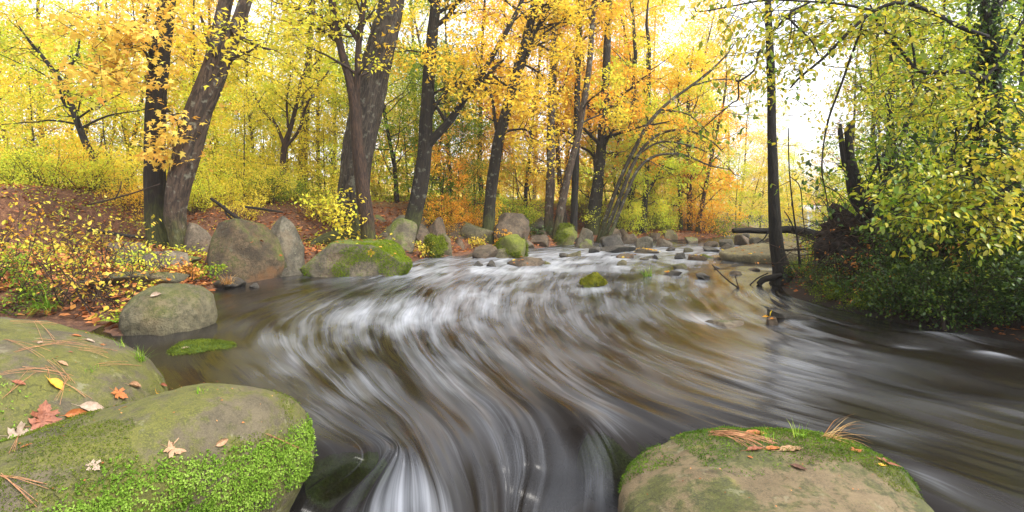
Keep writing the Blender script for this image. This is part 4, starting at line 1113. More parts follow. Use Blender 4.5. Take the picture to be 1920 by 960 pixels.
def lab(col, noun, px):
    lm = next(t for m, t in LANDMARK if px < m)
    for sz in ('', 'taller ', 'slimmer ', 'fuller ', 'hazier ', 'thinner ', 'paler ', 'smaller ', 'denser ', 'leafier '):
        s = '%s%s %s %s' % (sz, COLN[col], noun, lm)
        if s not in USED:
            USED[s] = 1
            return s
    return s
r0 = np.random.default_rng(77)
def place(proto, px, d, sc, col, noun, group, bark='far', sq=1.0, part='crown', rot=None, dz=0.0):
    x = (px - CX) * d / F
    z = gz(x, d) + dz
    o = copy_tree(proto, (x, d, z), r0.uniform(0, 6.28) if rot is None else rot, (sc, sc, sc * sq), {part: LM[col], 'trunk': BARK[bark]}, lab(col, noun, px), group)
    o.name = proto.name.split('.')[0]
    return o
G1 = 'woodland trees behind the left bank'
for px, d, col, p, sc in [
    # d 20-27: nearest row
    (20, 24, 'gold', 0, 0.9), (95, 27, 'yellow', 1, 0.85), (150, 22, 'lime', 2, 0.8), (235, 26, 'yellow', 0, 0.85), (345, 24, 'gold', 2, 0.9), (415, 27, 'yellow', 1, 0.8), (480, 25, 'yellow', 2, 0.85),
    (600, 27, 'yellow', 0, 0.9), (650, 24, 'lime', 2, 0.8), (745, 25, 'green', 0, 0.85), (850, 24, 'green', 2, 0.85), (905, 27, 'orange', 1, 0.8), (985, 27, 'gold', 0, 0.85), (1060, 28, 'orange', 1, 0.9), (1130, 29, 'orange', 0, 1.0),
    (1180, 31, 'gold', 1, 0.95), (1230, 32, 'orange', 0, 0.95), (1275, 35, 'gold', 0, 0.9),
    # d 30-40
    (-60, 32, 'yellow', 1, 1), (60, 35, 'yellow', 0, 1), (200, 33, 'gold', 2, 1.1), (380, 36, 'orange', 1, 1), (450, 38, 'lime', 0, 1.1),
    (620, 38, 'yellow', 1, 1.1), (780, 36, 'lime', 1, 1.1), (830, 32, 'yellow', 0, 1.0), (930, 36, 'gold', 0, 1.05), (1100, 38, 'orange', 0, 1.1), (1165, 39, 'gold', 1, 1.1), (1220, 42, 'yellow', 0, 1.1), (1300, 40, 'gold', 2, 1.0),
    # d 45-70
    (0, 50, 'yellow', 0, 1.3), (130, 54, 'gold', 3, 1.3), (290, 56, 'yellow', 3, 1.4), (510, 50, 'yellow', 3, 1.3), (700, 50, 'lime', 3, 1.3), (840, 55, 'gold', 3, 1.3), (1000, 52, 'orange', 3, 1.3), (1060, 60, 'yellow', 3, 1.4), (1190, 60, 'gold', 3, 1.4), (1260, 56, 'yellow', 0, 1.2), (1320, 62, 'pale', 1, 1.1), (1370, 56, 'pale', 3, 0.9)]:
    place(PT[p], px, d, sc, col, 'tree', G1, bark=('far', 'moss', 'grey', 'red')[int(px) % 4])
G2 = 'young trees under the woods'
for px, d, col, p, sc in [(60, 20, 'yellow', 4, 0.9), (110, 24, 'lime', 5, 1.0), (30, 28, 'yellow', 4, 1.2), (165, 27, 'gold', 4, 1.2), (240, 31, 'lime', 4, 1.3), (310, 26, 'yellow', 4, 1.1), (360, 30, 'lime', 4, 1.3), (400, 27, 'yellow', 4, 1.2), (440, 24, 'lime', 5, 1.0), (470, 30, 'lime', 4, 1.3), (540, 28, 'lime', 4, 1.2), (590, 32, 'yellow', 4, 1.3), (640, 27, 'yellow', 4, 1.1), (700, 36, 'gold', 4, 1.3), (770, 30, 'lime', 4, 1.2), (800, 26, 'green', 4, 1.1), (835, 28, 'lime', 4, 1.2), (890, 30, 'orange', 4, 1.2), (930, 33, 'gold', 4, 1.3), (975, 36, 'yellow', 4, 1.3), (1045, 34, 'gold', 4, 1.3), (1100, 32, 'lime', 4, 1.2), (1140, 36, 'yellow', 4, 1.3), (1210, 36, 'gold', 4, 1.2), (1290, 38, 'lime', 4, 1.2), (215, 21, 'yellow', 5, 0.9), (265, 26, 'lime', 4, 0.8), (370, 22, 'yellow', 5, 0.8), (420, 23, 'lime', 4, 0.8), (455, 20, 'yellow', 5, 0.75), (490, 26, 'lime', 5, 0.9), (500, 30, 'lime', 4, 1.0), (610, 24, 'yellow', 5, 0.8),
    (630, 30, 'green', 4, 1.0), (720, 30, 'gold', 5, 0.9), (735, 34, 'gold', 4, 1.0), (822, 22, 'orange', 5, 0.7), (860, 24, 'green', 4, 0.85), (880, 23, 'gold', 5, 0.7), (960, 26, 'lime', 5, 0.7), (1000, 30, 'gold', 4, 0.9), (1150, 27, 'lime', 5, 0.8), (1195, 28.5, 'lime', 5, 0.9), (1235, 31, 'lime', 4, 0.9),
    (1260, 33, 'green', 5, 0.9), (1325, 31, 'orange', 5, 0.95), (1345, 33, 'gold', 5, 0.8), (1380, 36, 'lime', 4, 0.8), (1400, 42, 'pale', 4, 1.1), (1440, 40, 'yellow', 5, 1.1), (1480, 44, 'lime', 4, 1.0), (1530, 40, 'pale', 5, 1.0), (1570, 34, 'lime', 4, 1.0), (1600, 42, 'green', 5, 1.2)]:
    place(PT[p], px, d, sc, col, 'young tree', G2, bark='moss')
# across the stream on the right
G3 = 'trees on the right bank'
for px, d, col, p, sc in [(1590, 30, 'pink', 3, 0.72), (1425, 52, 'pale', 0, 0.72), (1480, 60, 'yellow', 0, 0.62), (1540, 56, 'pale', 2, 0.66), (1385, 48, 'pale', 0, 0.85), (1655, 13, 'lime', 3, 0.62), (1725, 11.5, 'lime', 2, 0.55), (1625, 19, 'pale', 3, 0.7), (1880, 11, 'green', 2, 0.6), (1700, 17, 'lime', 0, 0.62), (1770, 13, 'green', 2, 0.6), (1850, 16, 'lime', 1, 0.7), (1930, 14, 'green', 0, 0.7), (1680, 24, 'green', 1, 0.72), (1800, 26, 'lime', 0, 0.9), (1910, 28, 'green', 1, 1.0), (1740, 34, 'yellow', 0, 0.95), (1990, 20, 'lime', 2, 0.9), (1650, 44, 'pale', 3, 1.0)]:
    place(PT[p], px, d, sc, col, 'tree', G3, bark='moss')

# bushes
G4 = 'bushes on the left bank'
for px, d, col, p, sc in [(10, 15.5, 'lime', 0, 1.0), (50, 16.5, 'green', 1, 1.1), (95, 15.5, 'lime', 2, 0.8), (130, 17, 'gold', 0, 1.0), (165, 16, 'lime', 1, 0.9), (215, 17, 'yellow', 0, 0.9), (250, 16.2, 'gold', 1, 0.8), (360, 17, 'lime', 1, 0.8), (395, 17.5, 'lime', 0, 0.9), (425, 18, 'yellow', 1, 0.9), (450, 17, 'yellow', 2, 0.6),
    (475, 18.5, 'yellow', 0, 0.95), (505, 19, 'green', 1, 0.9), (545, 20, 'lime', 0, 0.8), (585, 20, 'green', 1, 0.8), (600, 18.5, 'yellow', 0, 0.7), (530, 16.5, 'lime', 1, 0.45), (70, 20, 'yellow', 2, 1.3), (180, 21, 'gold', 2, 1.3), (30, 22, 'gold', 2, 1.4), (330, 21, 'yellow', 2, 1.2), (410, 22, 'lime', 2, 1.4), (470, 24, 'yellow', 0, 1.5),
    (640, 22, 'yellow', 0, 1.0), (715, 28, 'lime', 1, 1.0), (825, 21.5, 'orange', 0, 0.9), (850, 22, 'green', 2, 1.0), (870, 21.5, 'orange', 1, 0.9), (895, 23, 'gold', 2, 1.0), (845, 21, 'gold', 1, 0.6), (945, 22, 'orange', 1, 0.6), (955, 24, 'green', 0, 1.0), (1000, 27, 'lime', 1, 1.0), (1090, 30, 'green', 0, 1.0), (1170, 28, 'lime', 2, 1.0),
    (1230, 30, 'lime', 0, 1.1), (1180, 33, 'gold', 1, 1.3), (1240, 30, 'green', 1, 0.9), (1270, 32, 'gold', 0, 1.0), (1320, 30.5, 'orange', 2, 1.1), (1350, 32, 'green', 1, 1.2), (930, 20.8, 'orange', 1, 0.45), (872, 20.6, 'lime', 1, 0.35)]:
    place(PB[p], px, d, sc, col, 'bush', G4, part='foliage')
G5 = 'bushes of the right bank thicket'
for px, d, col, p, sc in [(1505, 10.30, 'green', 1, 0.28), (1535, 9.07, 'dark', 0, 0.30), (1560, 8.59, 'green', 1, 0.28), (1590, 8.36, 'dark', 0, 0.43), (1620, 7.93, 'green', 1, 0.30), (1650, 7.64, 'dark', 0, 0.32), (1685, 7.50, 'dark', 1, 0.51), (1715, 7.16, 'dark', 0, 0.66), (1745, 7.02, 'dark', 1, 0.67), (1775, 6.78, 'dark', 0, 0.66),
    (1810, 6.64, 'dark', 1, 0.44), (1845, 6.49, 'dark', 0, 0.56), (1885, 6.30, 'dark', 1, 0.46), (1920, 6.16, 'dark', 0, 0.42), (1680, 8.40, 'dark', 1, 0.59), (1740, 8.02, 'dark', 2, 0.70), (1790, 7.83, 'dark', 2, 1.23), (1860, 7.35, 'dark', 2, 1.09), (1930, 7.26, 'dark', 2, 1.21), (1610, 9.60, 'dark', 1, 0.55), (1570, 10.00, 'green', 0, 0.50),
    (1660, 10.00, 'green', 2, 0.90), (1720, 10.5, 'lime', 2, 1.00), (1780, 10.00, 'green', 0, 1.10), (1840, 9.07, 'green', 2, 1.47), (1910, 9.07, 'green', 0, 1.03), (1580, 12.0, 'lime', 0, 0.70), (1620, 12.5, 'lime', 1, 1.00), (1980, 6.68, 'dark', 0, 0.85), (2020, 5.92, 'dark', 1, 0.96), (1690, 13, 'yellow', 2, 1.20), (1760, 14, 'lime', 2, 1.40), (1640, 11.00, 'green', 1, 0.80)]:
    place(PB[p], px, d, sc, col, 'bush', G5, part='foliage')
for o in PT + PB:
    for ch in list(o.children): bpy.data.objects.remove(ch)
    bpy.data.objects.remove(o)

# a far wood that reads as one mass
rf = np.random.default_rng(5)
L = Leaves('kite')
n = 26000
ang = rf.uniform(-0.95, 1.15, n)
dist = rf.uniform(72, 120, n)
x = np.tan(ang * 0.95) * dist * 0.9; y = dist
pxx = CX + F * x / y
hmax = np.interp(pxx, [-200, 900, 1250, 1340, 1420, 1500, 1560, 1640, 1720, 2200], [14, 12, 12, 10, 8, 5, 5, 8, 12, 16]) * (0.75 + 0.35 * fbm(xy0(x, y, 0.06), 3, 9))
z = 1.5 + rf.random(n) ** 0.8 * np.maximum(hmax - 1.5, 1)
keep = fbm(np.stack([x * 0.16, y * 0.16, z * 0.2], -1), 3, 4) > -0.25
C = np.stack([x, y, z], -1)[keep]; m = len(C)
L.add(C, unit(rf.normal(size=(m, 3))), rf.normal(size=(m, 3)), rf.uniform(0.7, 1.6, m), np.clip(0.5 + 0.35 * fbm(C * 0.12, 2, 2) + 0.25 * rf.normal(size=m), 0, 1))
V, T, rr = L.verts()
tag(link('far_woodland', mesh_data('far_woodland', V, [T], LM['pale'], True, {'rnd': rr})), 'hazy mass of pale yellow woodland on the horizon', None, None, 'stuff')

# ------------------------------------------------------------------ right bank: slim trunk, snag, log, root ball, leafy tree in front
traced('slim_stream_tree', [(1470, 522, 40), (1463, 495, 30), (1456, 460, 24), (1452, 400, 20), (1449, 330, 18), (1447, 240, 16), (1446, 150, 15), (1443, 80, 13), (1440, 0, 12), (1438, -70, 11)], 10.6,
       'slim straight dark trunk standing at the water on the right bank', 'black', 'near', 'oval', seed=271, k=20, t0=0.72, nb=8, leafsize=0.11, per=2, blen=1.6, n2=3, n3=3, flare=1.5, single=60, top=3,
       limbs=[[(1480, 520, 20), (1500, 535, 14, -.1), (1520, 545, 8, -.2)], [(1447, 110, 7), (1425, 95, 6, -.3), (1415, 130, 4, -.4), (1390, 150, 4, -.5), (1380, 152, 3, -.5)], [(1446, 60, 6), (1480, 30, 5, -.4), (1510, 12, 4, -.8)], [(1384, 152, 3, -.5), (1384, 185, 3, -.5), (1370, 195, 2.5, -.5), (1330, 230, 2, -.6), (1305, 252, 1.5, -.6)]],
       extra=[sprays([(1420, 120, 25, 40, 5), (1480, 60, 50, 40, 14), (1470, 110, 30, 40, 6), (1400, 190, 25, 20, 4)], 9.8, 0.8, 2, 0.11, 0.10)])

pl = Plant('broken_snag', D(1628, 392, 9.2), 'blackened broken snag with two hollow prongs above the root mass', 'snag', None, 'black')
P, R = px_path([(1660, 440, 34), (1640, 405, 35), (1620, 384, 36), (1607, 362, 31), (1600, 335, 26), (1594, 312, 24), (1591, 300, 20)], 9.2, 26)
pl.limb('trunk', P, R, 18, 0.12, 4)
P, R = px_path([(1589, 318, 13), (1583, 296, 11), (1578, 268, 10), (1575, 246, 9), (1576, 232, 5)], 9.2, 14); pl.limb('prong', P, R, 10, 0.18, 5)
P, R = px_path([(1597, 318, 15), (1594, 290, 14), (1591, 262, 13), (1591, 246, 13), (1596, 234, 12), (1602, 226, 7)], 9.17, 14); pl.limb('prong', P, R, 10, 0.18, 6)
P, R = px_path([(1640, 400, 26), (1665, 398, 24), (1690, 412, 22), (1712, 430, 18)], 9.3, 12); pl.limb('root', P, R, 10, 0.1, 7)

pl = Plant('fallen_log', D(1480, 436, 10.2), 'dark fallen log lying level across the stream behind the slim trunk', 'log', None, 'black')
P, R = px_path([(1374, 433, 9), (1400, 432, 11), (1440, 433, 12), (1480, 430, 15), (1510, 436, 18), (1545, 448, 22), (1585, 462, 24)], 11.2, 26)
pl.limb('trunk', P, R, 14, 0.08, 8)
for a in ([(1460, 470, 5), (1490, 468, 4), (1530, 466, 3)], [(1440, 436, 3), (1432, 448, 2.5), (1420, 456, 2)], [(1490, 432, 3), (1480, 410, 2.5), (1470, 395, 1.5)]):
    P, R = px_path(a, 11.1, 10); pl.limb('branch', P, R, 6)

rr_ = np.random.default_rng(88)
cen = D(1625, 445, 9.1)
root = empty('root_mass', (cen[0], cen[1], gz(cen[0], cen[1])), 'tangled brown root mass and soil below the broken snag', 'root mass')
V, T = rock_verts(501, 5, 6, (0.7, 0.95), 0.42)
V = V * np.array([0.62, 0.5, 0.55]) + cen + np.array([0, 0.25, -0.12])
link('soil_clump', mesh_data('soil_clump', V, [T], mat_plain('root_soil', (0.008, 0.005, 0.004), (0.04, 0.024, 0.016), 9, 0.95, 0.8), True), root)
mb = MB(); roots = []
for i in range(300):
    a = unit(rr_.normal(size=3) * np.array([1, 0.9, 0.8])); p = cen + np.array([0, 0.2, -0.1]) + a * np.array([0.5, 0.42, 0.45])
    roots.append(wander(rr_, p, a + rr_.normal(size=3) * 0.7, rr_.uniform(0.4, 1.2), 8, 0.28, -0.07))
rad = np.linspace(1, 0.3, 8)[None] * rr_.uniform(0.004, 0.013, (300, 1))
V, Q, tc = tubes(np.array(roots), rad, 5); mb.add(V, None, Q, tc=tc)
tag(mb.build('rootlets', BARK['twig'], root), kind='stuff')

rt = np.random.default_rng(333)
tb = empty('vine_tangle', (5.6, 7.6, gz(5.6, 7.6)), 'tangle of brown dead stems and vines on the right bank slope', 'vines')
tl = []
for i in range(130):
    px = rt.uniform(1490, 1940); dd = np.interp(px, [1490, 1560, 1640, 1760, 1920], [9.9, 8.9, 8.1, 7.0, 6.3]) + rt.uniform(-0.05, 1.0)
    x_ = (px - CX) * dd / F
    p = np.array([x_, dd, gz(x_, dd) - 0.03])
    tl.append(wander(rt, p, np.array([rt.normal() * 0.9, rt.normal() * 0.6 - 0.25, 0.9]), rt.uniform(0.5, 1.7), 12, 0.17, -0.05))
rad = np.linspace(1, 0.4, 12)[None] * rt.uniform(0.003, 0.010, (130, 1))
V, Q, tc = tubes(np.array(tl), rad, 5)
mb = MB(); mb.add(V, None, Q, tc=tc)
tag(mb.build('stems', BARK['twig'], tb), kind='stuff')
Lv = Leaves('kite'); q_ = np.array(tl)[:, 3:].reshape(-1, 3); q_ = q_[rt.random(len(q_)) < 0.5]; m_ = len(q_)
put_leaves(Lv, rt, q_, unit(rt.normal(size=(m_, 3))), 2, 0.06, 0.05, 0.5)
Lv.build('withered_leaves', LM['litter_gold'], tb)

pl = Plant('crooked_small_tree', D(1650, 395, 8.9), 'small crooked dark tree with looping branches behind the snag', 'tree', None, 'black', 'near', 'oval')
r = np.random.default_rng(91)
ms = []
for a in ([(1650, 405, 11), (1650, 370, 10), (1660, 335, 9), (1675, 300, 8), (1688, 265, 7), (1695, 250, 6)], [(1695, 250, 6), (1706, 215, 6), (1712, 170, 5), (1711, 140, 4)], [(1662, 330, 6), (1682, 308, 5), (1700, 302, 5), (1700, 318, 5), (1712, 326, 4), (1730, 328, 3)],
          [(1622, 385, 6), (1632, 340, 5), (1650, 300, 5), (1675, 268, 4), (1692, 250, 3)], [(1692, 252, 4), (1715, 262, 4), (1730, 290, 4), (1738, 330, 3), (1745, 365, 2)], [(1655, 350, 4), (1640, 260, 3), (1635, 180, 3), (1632, 100, 2)], [(1680, 290, 4), (1672, 220, 3), (1650, 150, 2), (1640, 90, 2)]):
    P, R = px_path(a, 8.9, 14); pl.limb('branch' if ms else 'trunk', P, R, 8, 0.06, 9); ms.append((P, R))
L2 = []
for P, R in ms: L2 += offshoots(r, P, R, 6, 0.2, 1, 0.7, 55, 6, 0.2, 0.02, 0.5, flat=0.2)
pl.add(L2, 4)
A = np.array([p for p, _ in L2])
put_leaves(pl.L, r, A[:, 2:].reshape(-1, 3), unit(np.repeat(A[:, -1] - A[:, 0], 4, 0)), 2, 0.075, 0.08)
pl.branches(); pl.L.build('crown', LM['green'], pl.root)

# leafy tree in front, ivy on its stems, limbs reaching left over the water
pl = Plant('beech_tree', (6.0, 7.2, gz(6.0, 7.2)), 'near tree at the right edge with broad green and yellow leaves over the bank', 'tree', None, 'black', 'near', 'oval')
r = np.random.default_rng(95)
ms = []
for j, (a, d) in enumerate([([(1808, 580, 24), (1806, 520, 20), (1810, 450, 18), (1816, 380, 18), (1822, 300, 20), (1834, 220, 22), (1845, 140, 24), (1852, 60, 26), (1860, -40, 26), (1866, -160, 20)], 7.2),
        ([(1890, 580, 14), (1895, 500, 12), (1888, 400, 12), (1880, 300, 12), (1872, 200, 12), (1866, 100, 13), (1850, 20, 12), (1835, -60, 9)], 7.0),
        ([(1756, 560, 9), (1764, 480, 8), (1772, 400, 8), (1782, 320, 8), (1796, 240, 7)], 7.4),
        ([(1848, 150, 10), (1820, 138, 9), (1780, 134, 8), (1745, 136, 8), (1716, 130, 7), (1698, 105, 6), (1680, 85, 6), (1662, 62, 5), (1645, 40, 4), (1630, 5, 3)], 6.9),
        ([(1852, 70, 9), (1800, 50, 8), (1740, 20, 7), (1690, 5, 7), (1640, 20, 6), (1590, 62, 6), (1545, 108, 5), (1500, 145, 4), (1482, 165, 3)], 6.6),
        ([(1622, 30, 4), (1612, 62, 5), (1598, 100, 5), (1575, 165, 4), (1556, 215, 4), (1545, 265, 3), (1541, 320, 3), (1549, 365, 2), (1552, 384, 2)], 6.8),
        ([(1640, 20, 5), (1580, 8, 5), (1520, 3, 4), (1440, 0, 4), (1380, 10, 3), (1312, 22, 2.5), (1302, 14, 2)], 6.4), ([(1520, 3, 4), (1480, 30, 4), (1520, 75, 3), (1535, 105, 2.5)], 6.4),
        ([(1860, 20, 9), (1890, -5, 8), (1925, -40, 6)], 7.0), ([(1880, 300, 7), (1905, 330, 6), (1918, 380, 5), (1930, 420, 4)], 6.6), ([(1845, 150, 7), (1885, 100, 6), (1905, 60, 5), (1925, 30, 4)], 6.9),
        ([(1716, 130, 5), (1712, 90, 4), (1700, 40, 4), (1690, 0, 3), (1680, -40, 3)], 6.9), ([(1824, 320, 7), (1790, 310, 6), (1750, 330, 5), (1715, 355, 4), (1690, 380, 3)], 6.4), ([(1816, 400, 7), (1850, 380, 6), (1880, 370, 5), (1915, 380, 4)], 6.2)]):
    P, R = px_path(a, d, 26)
    if j < 3: P, R = foot(P, R, 1.2)
    pl.limb('trunk' if j == 0 else ('stem' if j < 3 else 'branch'), P, R, 12 if j < 2 else 8, 0.08, 20 + j)
    ms.append((P, R))
# woody stems that climb the main trunk
def leafy(boxes, d, dj, per, size, spread, shift=0.0):
    for px, py, rx, ry, cnt in boxes:
        for _ in range(cnt):
            u = r.normal(size=3) * 0.6
            p = D(px + u[0] * rx, py + u[1] * ry, d + u[2] * dj)
            dr = unit(np.array([r.normal() - 0.4, r.normal() - 0.3, r.normal() * 0.2 - 0.2]))
            q = wander(r, p, dr, 0.55, 5, 0.16, -0.05)
            pl.add([(q, np.linspace(0.006, 0.002, 5))], 3)
            m = len(pl.L.R)
            put_leaves(pl.L, r, q[1:], unit(np.diff(q, axis=0)), per, size, spread, 0.35, 0.55, 0.75)
            pl.L.R[-1] = np.clip(pl.L.R[-1] * 0.75 + shift, 0, 1)
leafy([(1800, 330, 90, 50, 46), (1880, 330, 50, 70, 40), (1760, 390, 70, 40, 34), (1860, 420, 60, 40, 26), (1700, 400, 40, 30, 8), (1900, 250, 30, 50, 14)], 6.2, 0.45, 4, 0.08, 0.065, 0.2)
leafy([(1720, 150, 70, 25, 12), (1800, 160, 60, 40, 18), (1830, 230, 50, 50, 18), (1880, 180, 40, 50, 12), (1660, 130, 30, 20, 4)], 6.6, 0.4, 4, 0.07, 0.06, 0.28)
leafy([(1700, 20, 80, 30, 26), (1600, 40, 70, 30, 22), (1520, 60, 60, 40, 22), (1420, 20, 60, 20, 9), (1360, 30, 40, 15, 4), (1560, 20, 80, 20, 18), (1770, 60, 60, 40, 22), (1640, 80, 50, 40, 14), (1490, 140, 30, 40, 8), (1390, 60, 20, 25, 3)], 6.8, 0.5, 3, 0.085, 0.07, 0.24)
leafy([(1500, 200, 35, 50, 7), (1510, 300, 30, 60, 7), (1560, 250, 40, 60, 8), (1600, 200, 40, 60, 8), (1660, 220, 50, 60, 24), (1620, 120, 50, 50, 16), (1720, 220, 50, 60, 24), (1700, 320, 40, 40, 14)], 8.0, 0.6, 3, 0.075, 0.08, 0.25)
L2 = []
for P, R in ms[3:]: L2 += offshoots(r, P, R, 7, 0.1, 1, 0.6, 50, 6, 0.2, -0.01, 0.5, flat=0.2)
pl.add(L2, 4)
A = np.array([p for p, _ in L2])
put_leaves(pl.L, r, A[:, 2:].reshape(-1, 3), unit(np.repeat(A[:, -1] - A[:, 0], 4, 0)), 1, 0.09, 0.05)
pl.branches(); pl.L.build('crown', LM['near'], pl.root, single=300)
# ivy: dark leaves hugging the two stems
Lv = Leaves('kite')
for P, R in ms[:2]:
    q = spline(P[2:], 260); nq = len(q)
    C = np.repeat(q, 9, 0) + r.normal(size=(nq * 9, 3)) * 0.10
    o = unit(r.normal(size=(nq * 9, 3)))
    Lv.add(C, unit(o + np.array([0, 0, -0.8])), o + np.array([0, -0.4, 0.3]), r.uniform(0.05, 0.09, nq * 9), np.clip(r.random(nq * 9) * 0.9, 0, 1))
Lv.build('ivy', LM['dark'], pl.root)

# ------------------------------------------------------------------ left bank undergrowth
rb = np.random.default_rng(410)
def near_bush(px, d, h, label, leaf, lsize, stems, per, seed, kind='oval', out=0.5, n2=5, bark='twig', single=0, name='leafy_shrub', cat='shrub', base_z=None, n3=2, group=None):
    r = np.random.default_rng(seed)
    x = (px - CX) * d / F
    z = gz(x, d) if base_z is None else base_z
    pl = Plant(name, (x, d, z), label, cat, group, bark, leaf, kind)
    b = np.array([x, d, z - 0.05])
    L1, L2, L3 = [], [], []
    for i in range(stems):
        a = r.uniform(0, 6.28)
        dd = np.array([math.cos(a) * out * r.uniform(0.2, 1.4), math.sin(a) * out * r.uniform(0.2, 1.4), 1.0])
        P = wander(r, b + r.normal(size=3) * np.array([0.15, 0.15, 0]), dd, h * r.uniform(0.7, 1.25), 9, 0.13, -0.02)
        L1.append((P, np.linspace(0.009, 0.003, 9)))
    for Q, q in L1: L2 += offshoots(r, Q, q, n2, 0.2, 1.0, h * 0.34, 55, 6, 0.18, -0.01, 0.6)
    for Q, q in L2: L3 += offshoots(r, Q, q, n3, 0.2, 1.0, h * 0.14, 50, 3, 0.2, -0.03, 0.7)
    pl.add(L1, 5); pl.add(L2, 4); pl.add(L3, 3)
    A = np.array([Q for Q, _ in L3])
    if per: put_leaves(pl.L, r, np.concatenate([A[:, 1], A[:, 2]]), unit(np.concatenate([A[:, 2] - A[:, 1]] * 2)), per, lsize, 0.05, 0.25, 0.5)
    pl.branches('stems')
    if per: pl.L.build('foliage', pl.leaf, pl.root, single)
    return pl
GS = 'shrubs on the near left bank'
near_bush(60, 8.3, 1.0, 'yellow-leaved shrub at the left edge of the near bank', 'sapling', 0.08, 5, 1, 421, single=60, group=GS)
near_bush(125, 8.8, 1.15, 'tall yellow-leaved shrub in the middle of the near left bank', 'sapling', 0.085, 6, 1, 422, single=80, group=GS)
near_bush(185, 9.6, 1.2, 'yellow shrub behind the rock shelf on the near left bank', 'sapling', 0.085, 7, 1, 423, single=50, group=GS)
near_bush(15, 9.8, 1.1, 'orange shrub at the far left under the eroded bank', 'orange', 0.07, 7, 1, 424, group=GS)
near_bush(150, 7.4, 0.8, 'tangle of reddish brambles hanging into the little inlet', 'litter_gold', 0.06, 16, 1, 425, kind='kite', out=0.9, group=GS)
near_bush(205, 7.1, 0.75, 'brown dry brambles left of the rounded olive boulder', 'sapling', 0.06, 16, 1, 426, kind='oval', out=0.9, n3=1, group=GS)
near_bush(60, 7.3, 0.5, 'low green shrub over the little inlet', 'green', 0.05, 14, 2, 427, kind='kite', out=0.9, group=GS)
near_bush(110, 7.8, 0.55, 'low lime-green shrub on the near left bank', 'lime', 0.05, 12, 1, 428, kind='kite', out=0.9, group=GS)
near_bush(0, 7.6, 0.6, 'low green shrub cut by the left edge', 'green', 0.055, 16, 2, 429, kind='kite', out=0.9, group=GS)
near_bush(230, 10.6, 0.9, 'thin yellow shrub in front of the dark straight trunk', 'sapling', 0.08, 5, 1, 430, group=GS)
near_bush(265, 8.4, 0.5, 'low yellow-green shrub on the rock shelf', 'lime', 0.055, 10, 2, 431, kind='kite', out=0.8, group=GS)
near_bush(375, 10.3, 0.42, 'tuft of bright green leaves on the pool edge below the rust-brown boulder', 'green', 0.07, 10, 2, 432, kind='oval', out=0.8, group=GS)
near_bush(345, 9.6, 0.35, 'orange-brown grassy clump at the pool edge', 'litter_gold', 0.06, 14, 2, 433, kind='kite', out=0.7, group=GS)
near_bush(355, 11.8, 0.45, 'sprig of yellow-green leaves right of the leaning trunk foot', 'lime', 0.08, 4, 1, 434, group=GS)
near_bush(795, 16.6, 0.55, 'yellow sprig at the foot of the dark leaning trunk', 'sapling', 0.09, 5, 2, 435, group=GS)
near_bush(945, 20.2, 0.9, 'orange-red small shrub in front of the dark wedge-shaped boulder', 'orange', 0.10, 8, 2, 436, group=GS)
near_bush(895, 19.6, 0.5, 'yellow low sprig left of the dark crooked trunk foot', 'sapling', 0.10, 6, 2, 437, group=GS)
near_bush(1010, 22.8, 0.7, 'dark green low shrub at the foot of the pale trunk pair', 'dark', 0.09, 12, 2, 438, kind='kite', group=GS)

# ------------------------------------------------------------------ leaf litter and ground cover (nobody could count it)
def scatter(n, xr, yr, dens, seed):
    r = np.random.default_rng(seed)
    x = r.uniform(*xr, n); y = r.uniform(yr[0] ** 0.5, yr[1] ** 0.5, n) ** 2
    k = r.random(n) < dens(x, y)
    return x[k], y[k], r
def litter(name, n, xr, yr, dens, seed, size, mat, lift, label, flat=0.7, up=0.0):
    x, y, r = scatter(n, xr, yr, dens, seed)
    C = np.stack([x, y, ground(x, y) + lift * r.random(len(x)) + 0.01], -1)
    L = Leaves('kite'); m = len(x)
    A = r.normal(size=(m, 3)) * np.array([1, 1, 0.25 + up]); N = r.normal(size=(m, 3)) * (1 - flat); N[:, 2] += 1
    cl = 0.5 + 0.5 * fbm(np.stack([x, y, 0 * x], -1) * 0.8, 3, seed)
    L.add(C, unit(A), N, size * r.uniform(0.6, 1.3, m), np.clip(0.45 * cl + 0.62 * r.random(m) - 0.05, 0, 1))
    V, T, rr = L.verts()
    o = link(name, mesh_data(name, V, [T], LM[mat], True, {'rnd': rr}))
    return tag(o, label, None, None, 'stuff')
def onleft(x, y): return (~inpoly(x, y, RPOLY)) & (pdist(x, y, LSH) < pdist(x, y, RSH))
def onright(x, y): return (~inpoly(x, y, RPOLY)) & (pdist(x, y, RSH) < pdist(x, y, LSH))
litter('leaf_litter', 90000, (-22, 14), (5.5, 32), lambda x, y: onleft(x, y) * np.clip(1.15 - pdist(x, y, LSH) / 13, 0, 1), 51, 0.13, 'litter', 0.06, 'red-brown fallen leaves carpeting the left bank')
litter('leaf_litter', 14000, (-22, 14), (6.5, 32), lambda x, y: onleft(x, y) * np.clip(1.1 - pdist(x, y, LSH) / 5, 0, 1), 52, 0.12, 'litter_gold', 0.06, 'orange and yellow fallen leaves along the left water edge')
litter('leaf_litter', 24000, (4.5, 16), (2.5, 16), lambda x, y: onright(x, y) * np.clip(1.0 - pdist(x, y, RSH) / 6, 0, 1), 53, 0.085, 'litter', 0.05, 'brown fallen leaves on the shady right bank')
litter('ground_cover', 30000, (-20, -2), (6, 20), lambda x, y: onleft(x, y) * (fbm(xy0(x, y, 0.7), 2, 6) > 0.12), 54, 0.06, 'lime', 0.16, 'low green leaves between the litter of the left bank', 0.5, 0.3)
litter('ground_cover', 30000, (4.5, 14), (3, 14), lambda x, y: onright(x, y) * (pdist(x, y, RSH) < 2.5) * (fbm(xy0(x, y, 1.4), 2, 6) > -0.2), 55, 0.05, 'dark', 0.22, 'low green leaves along the edge of the right bank', 0.4, 0.4)
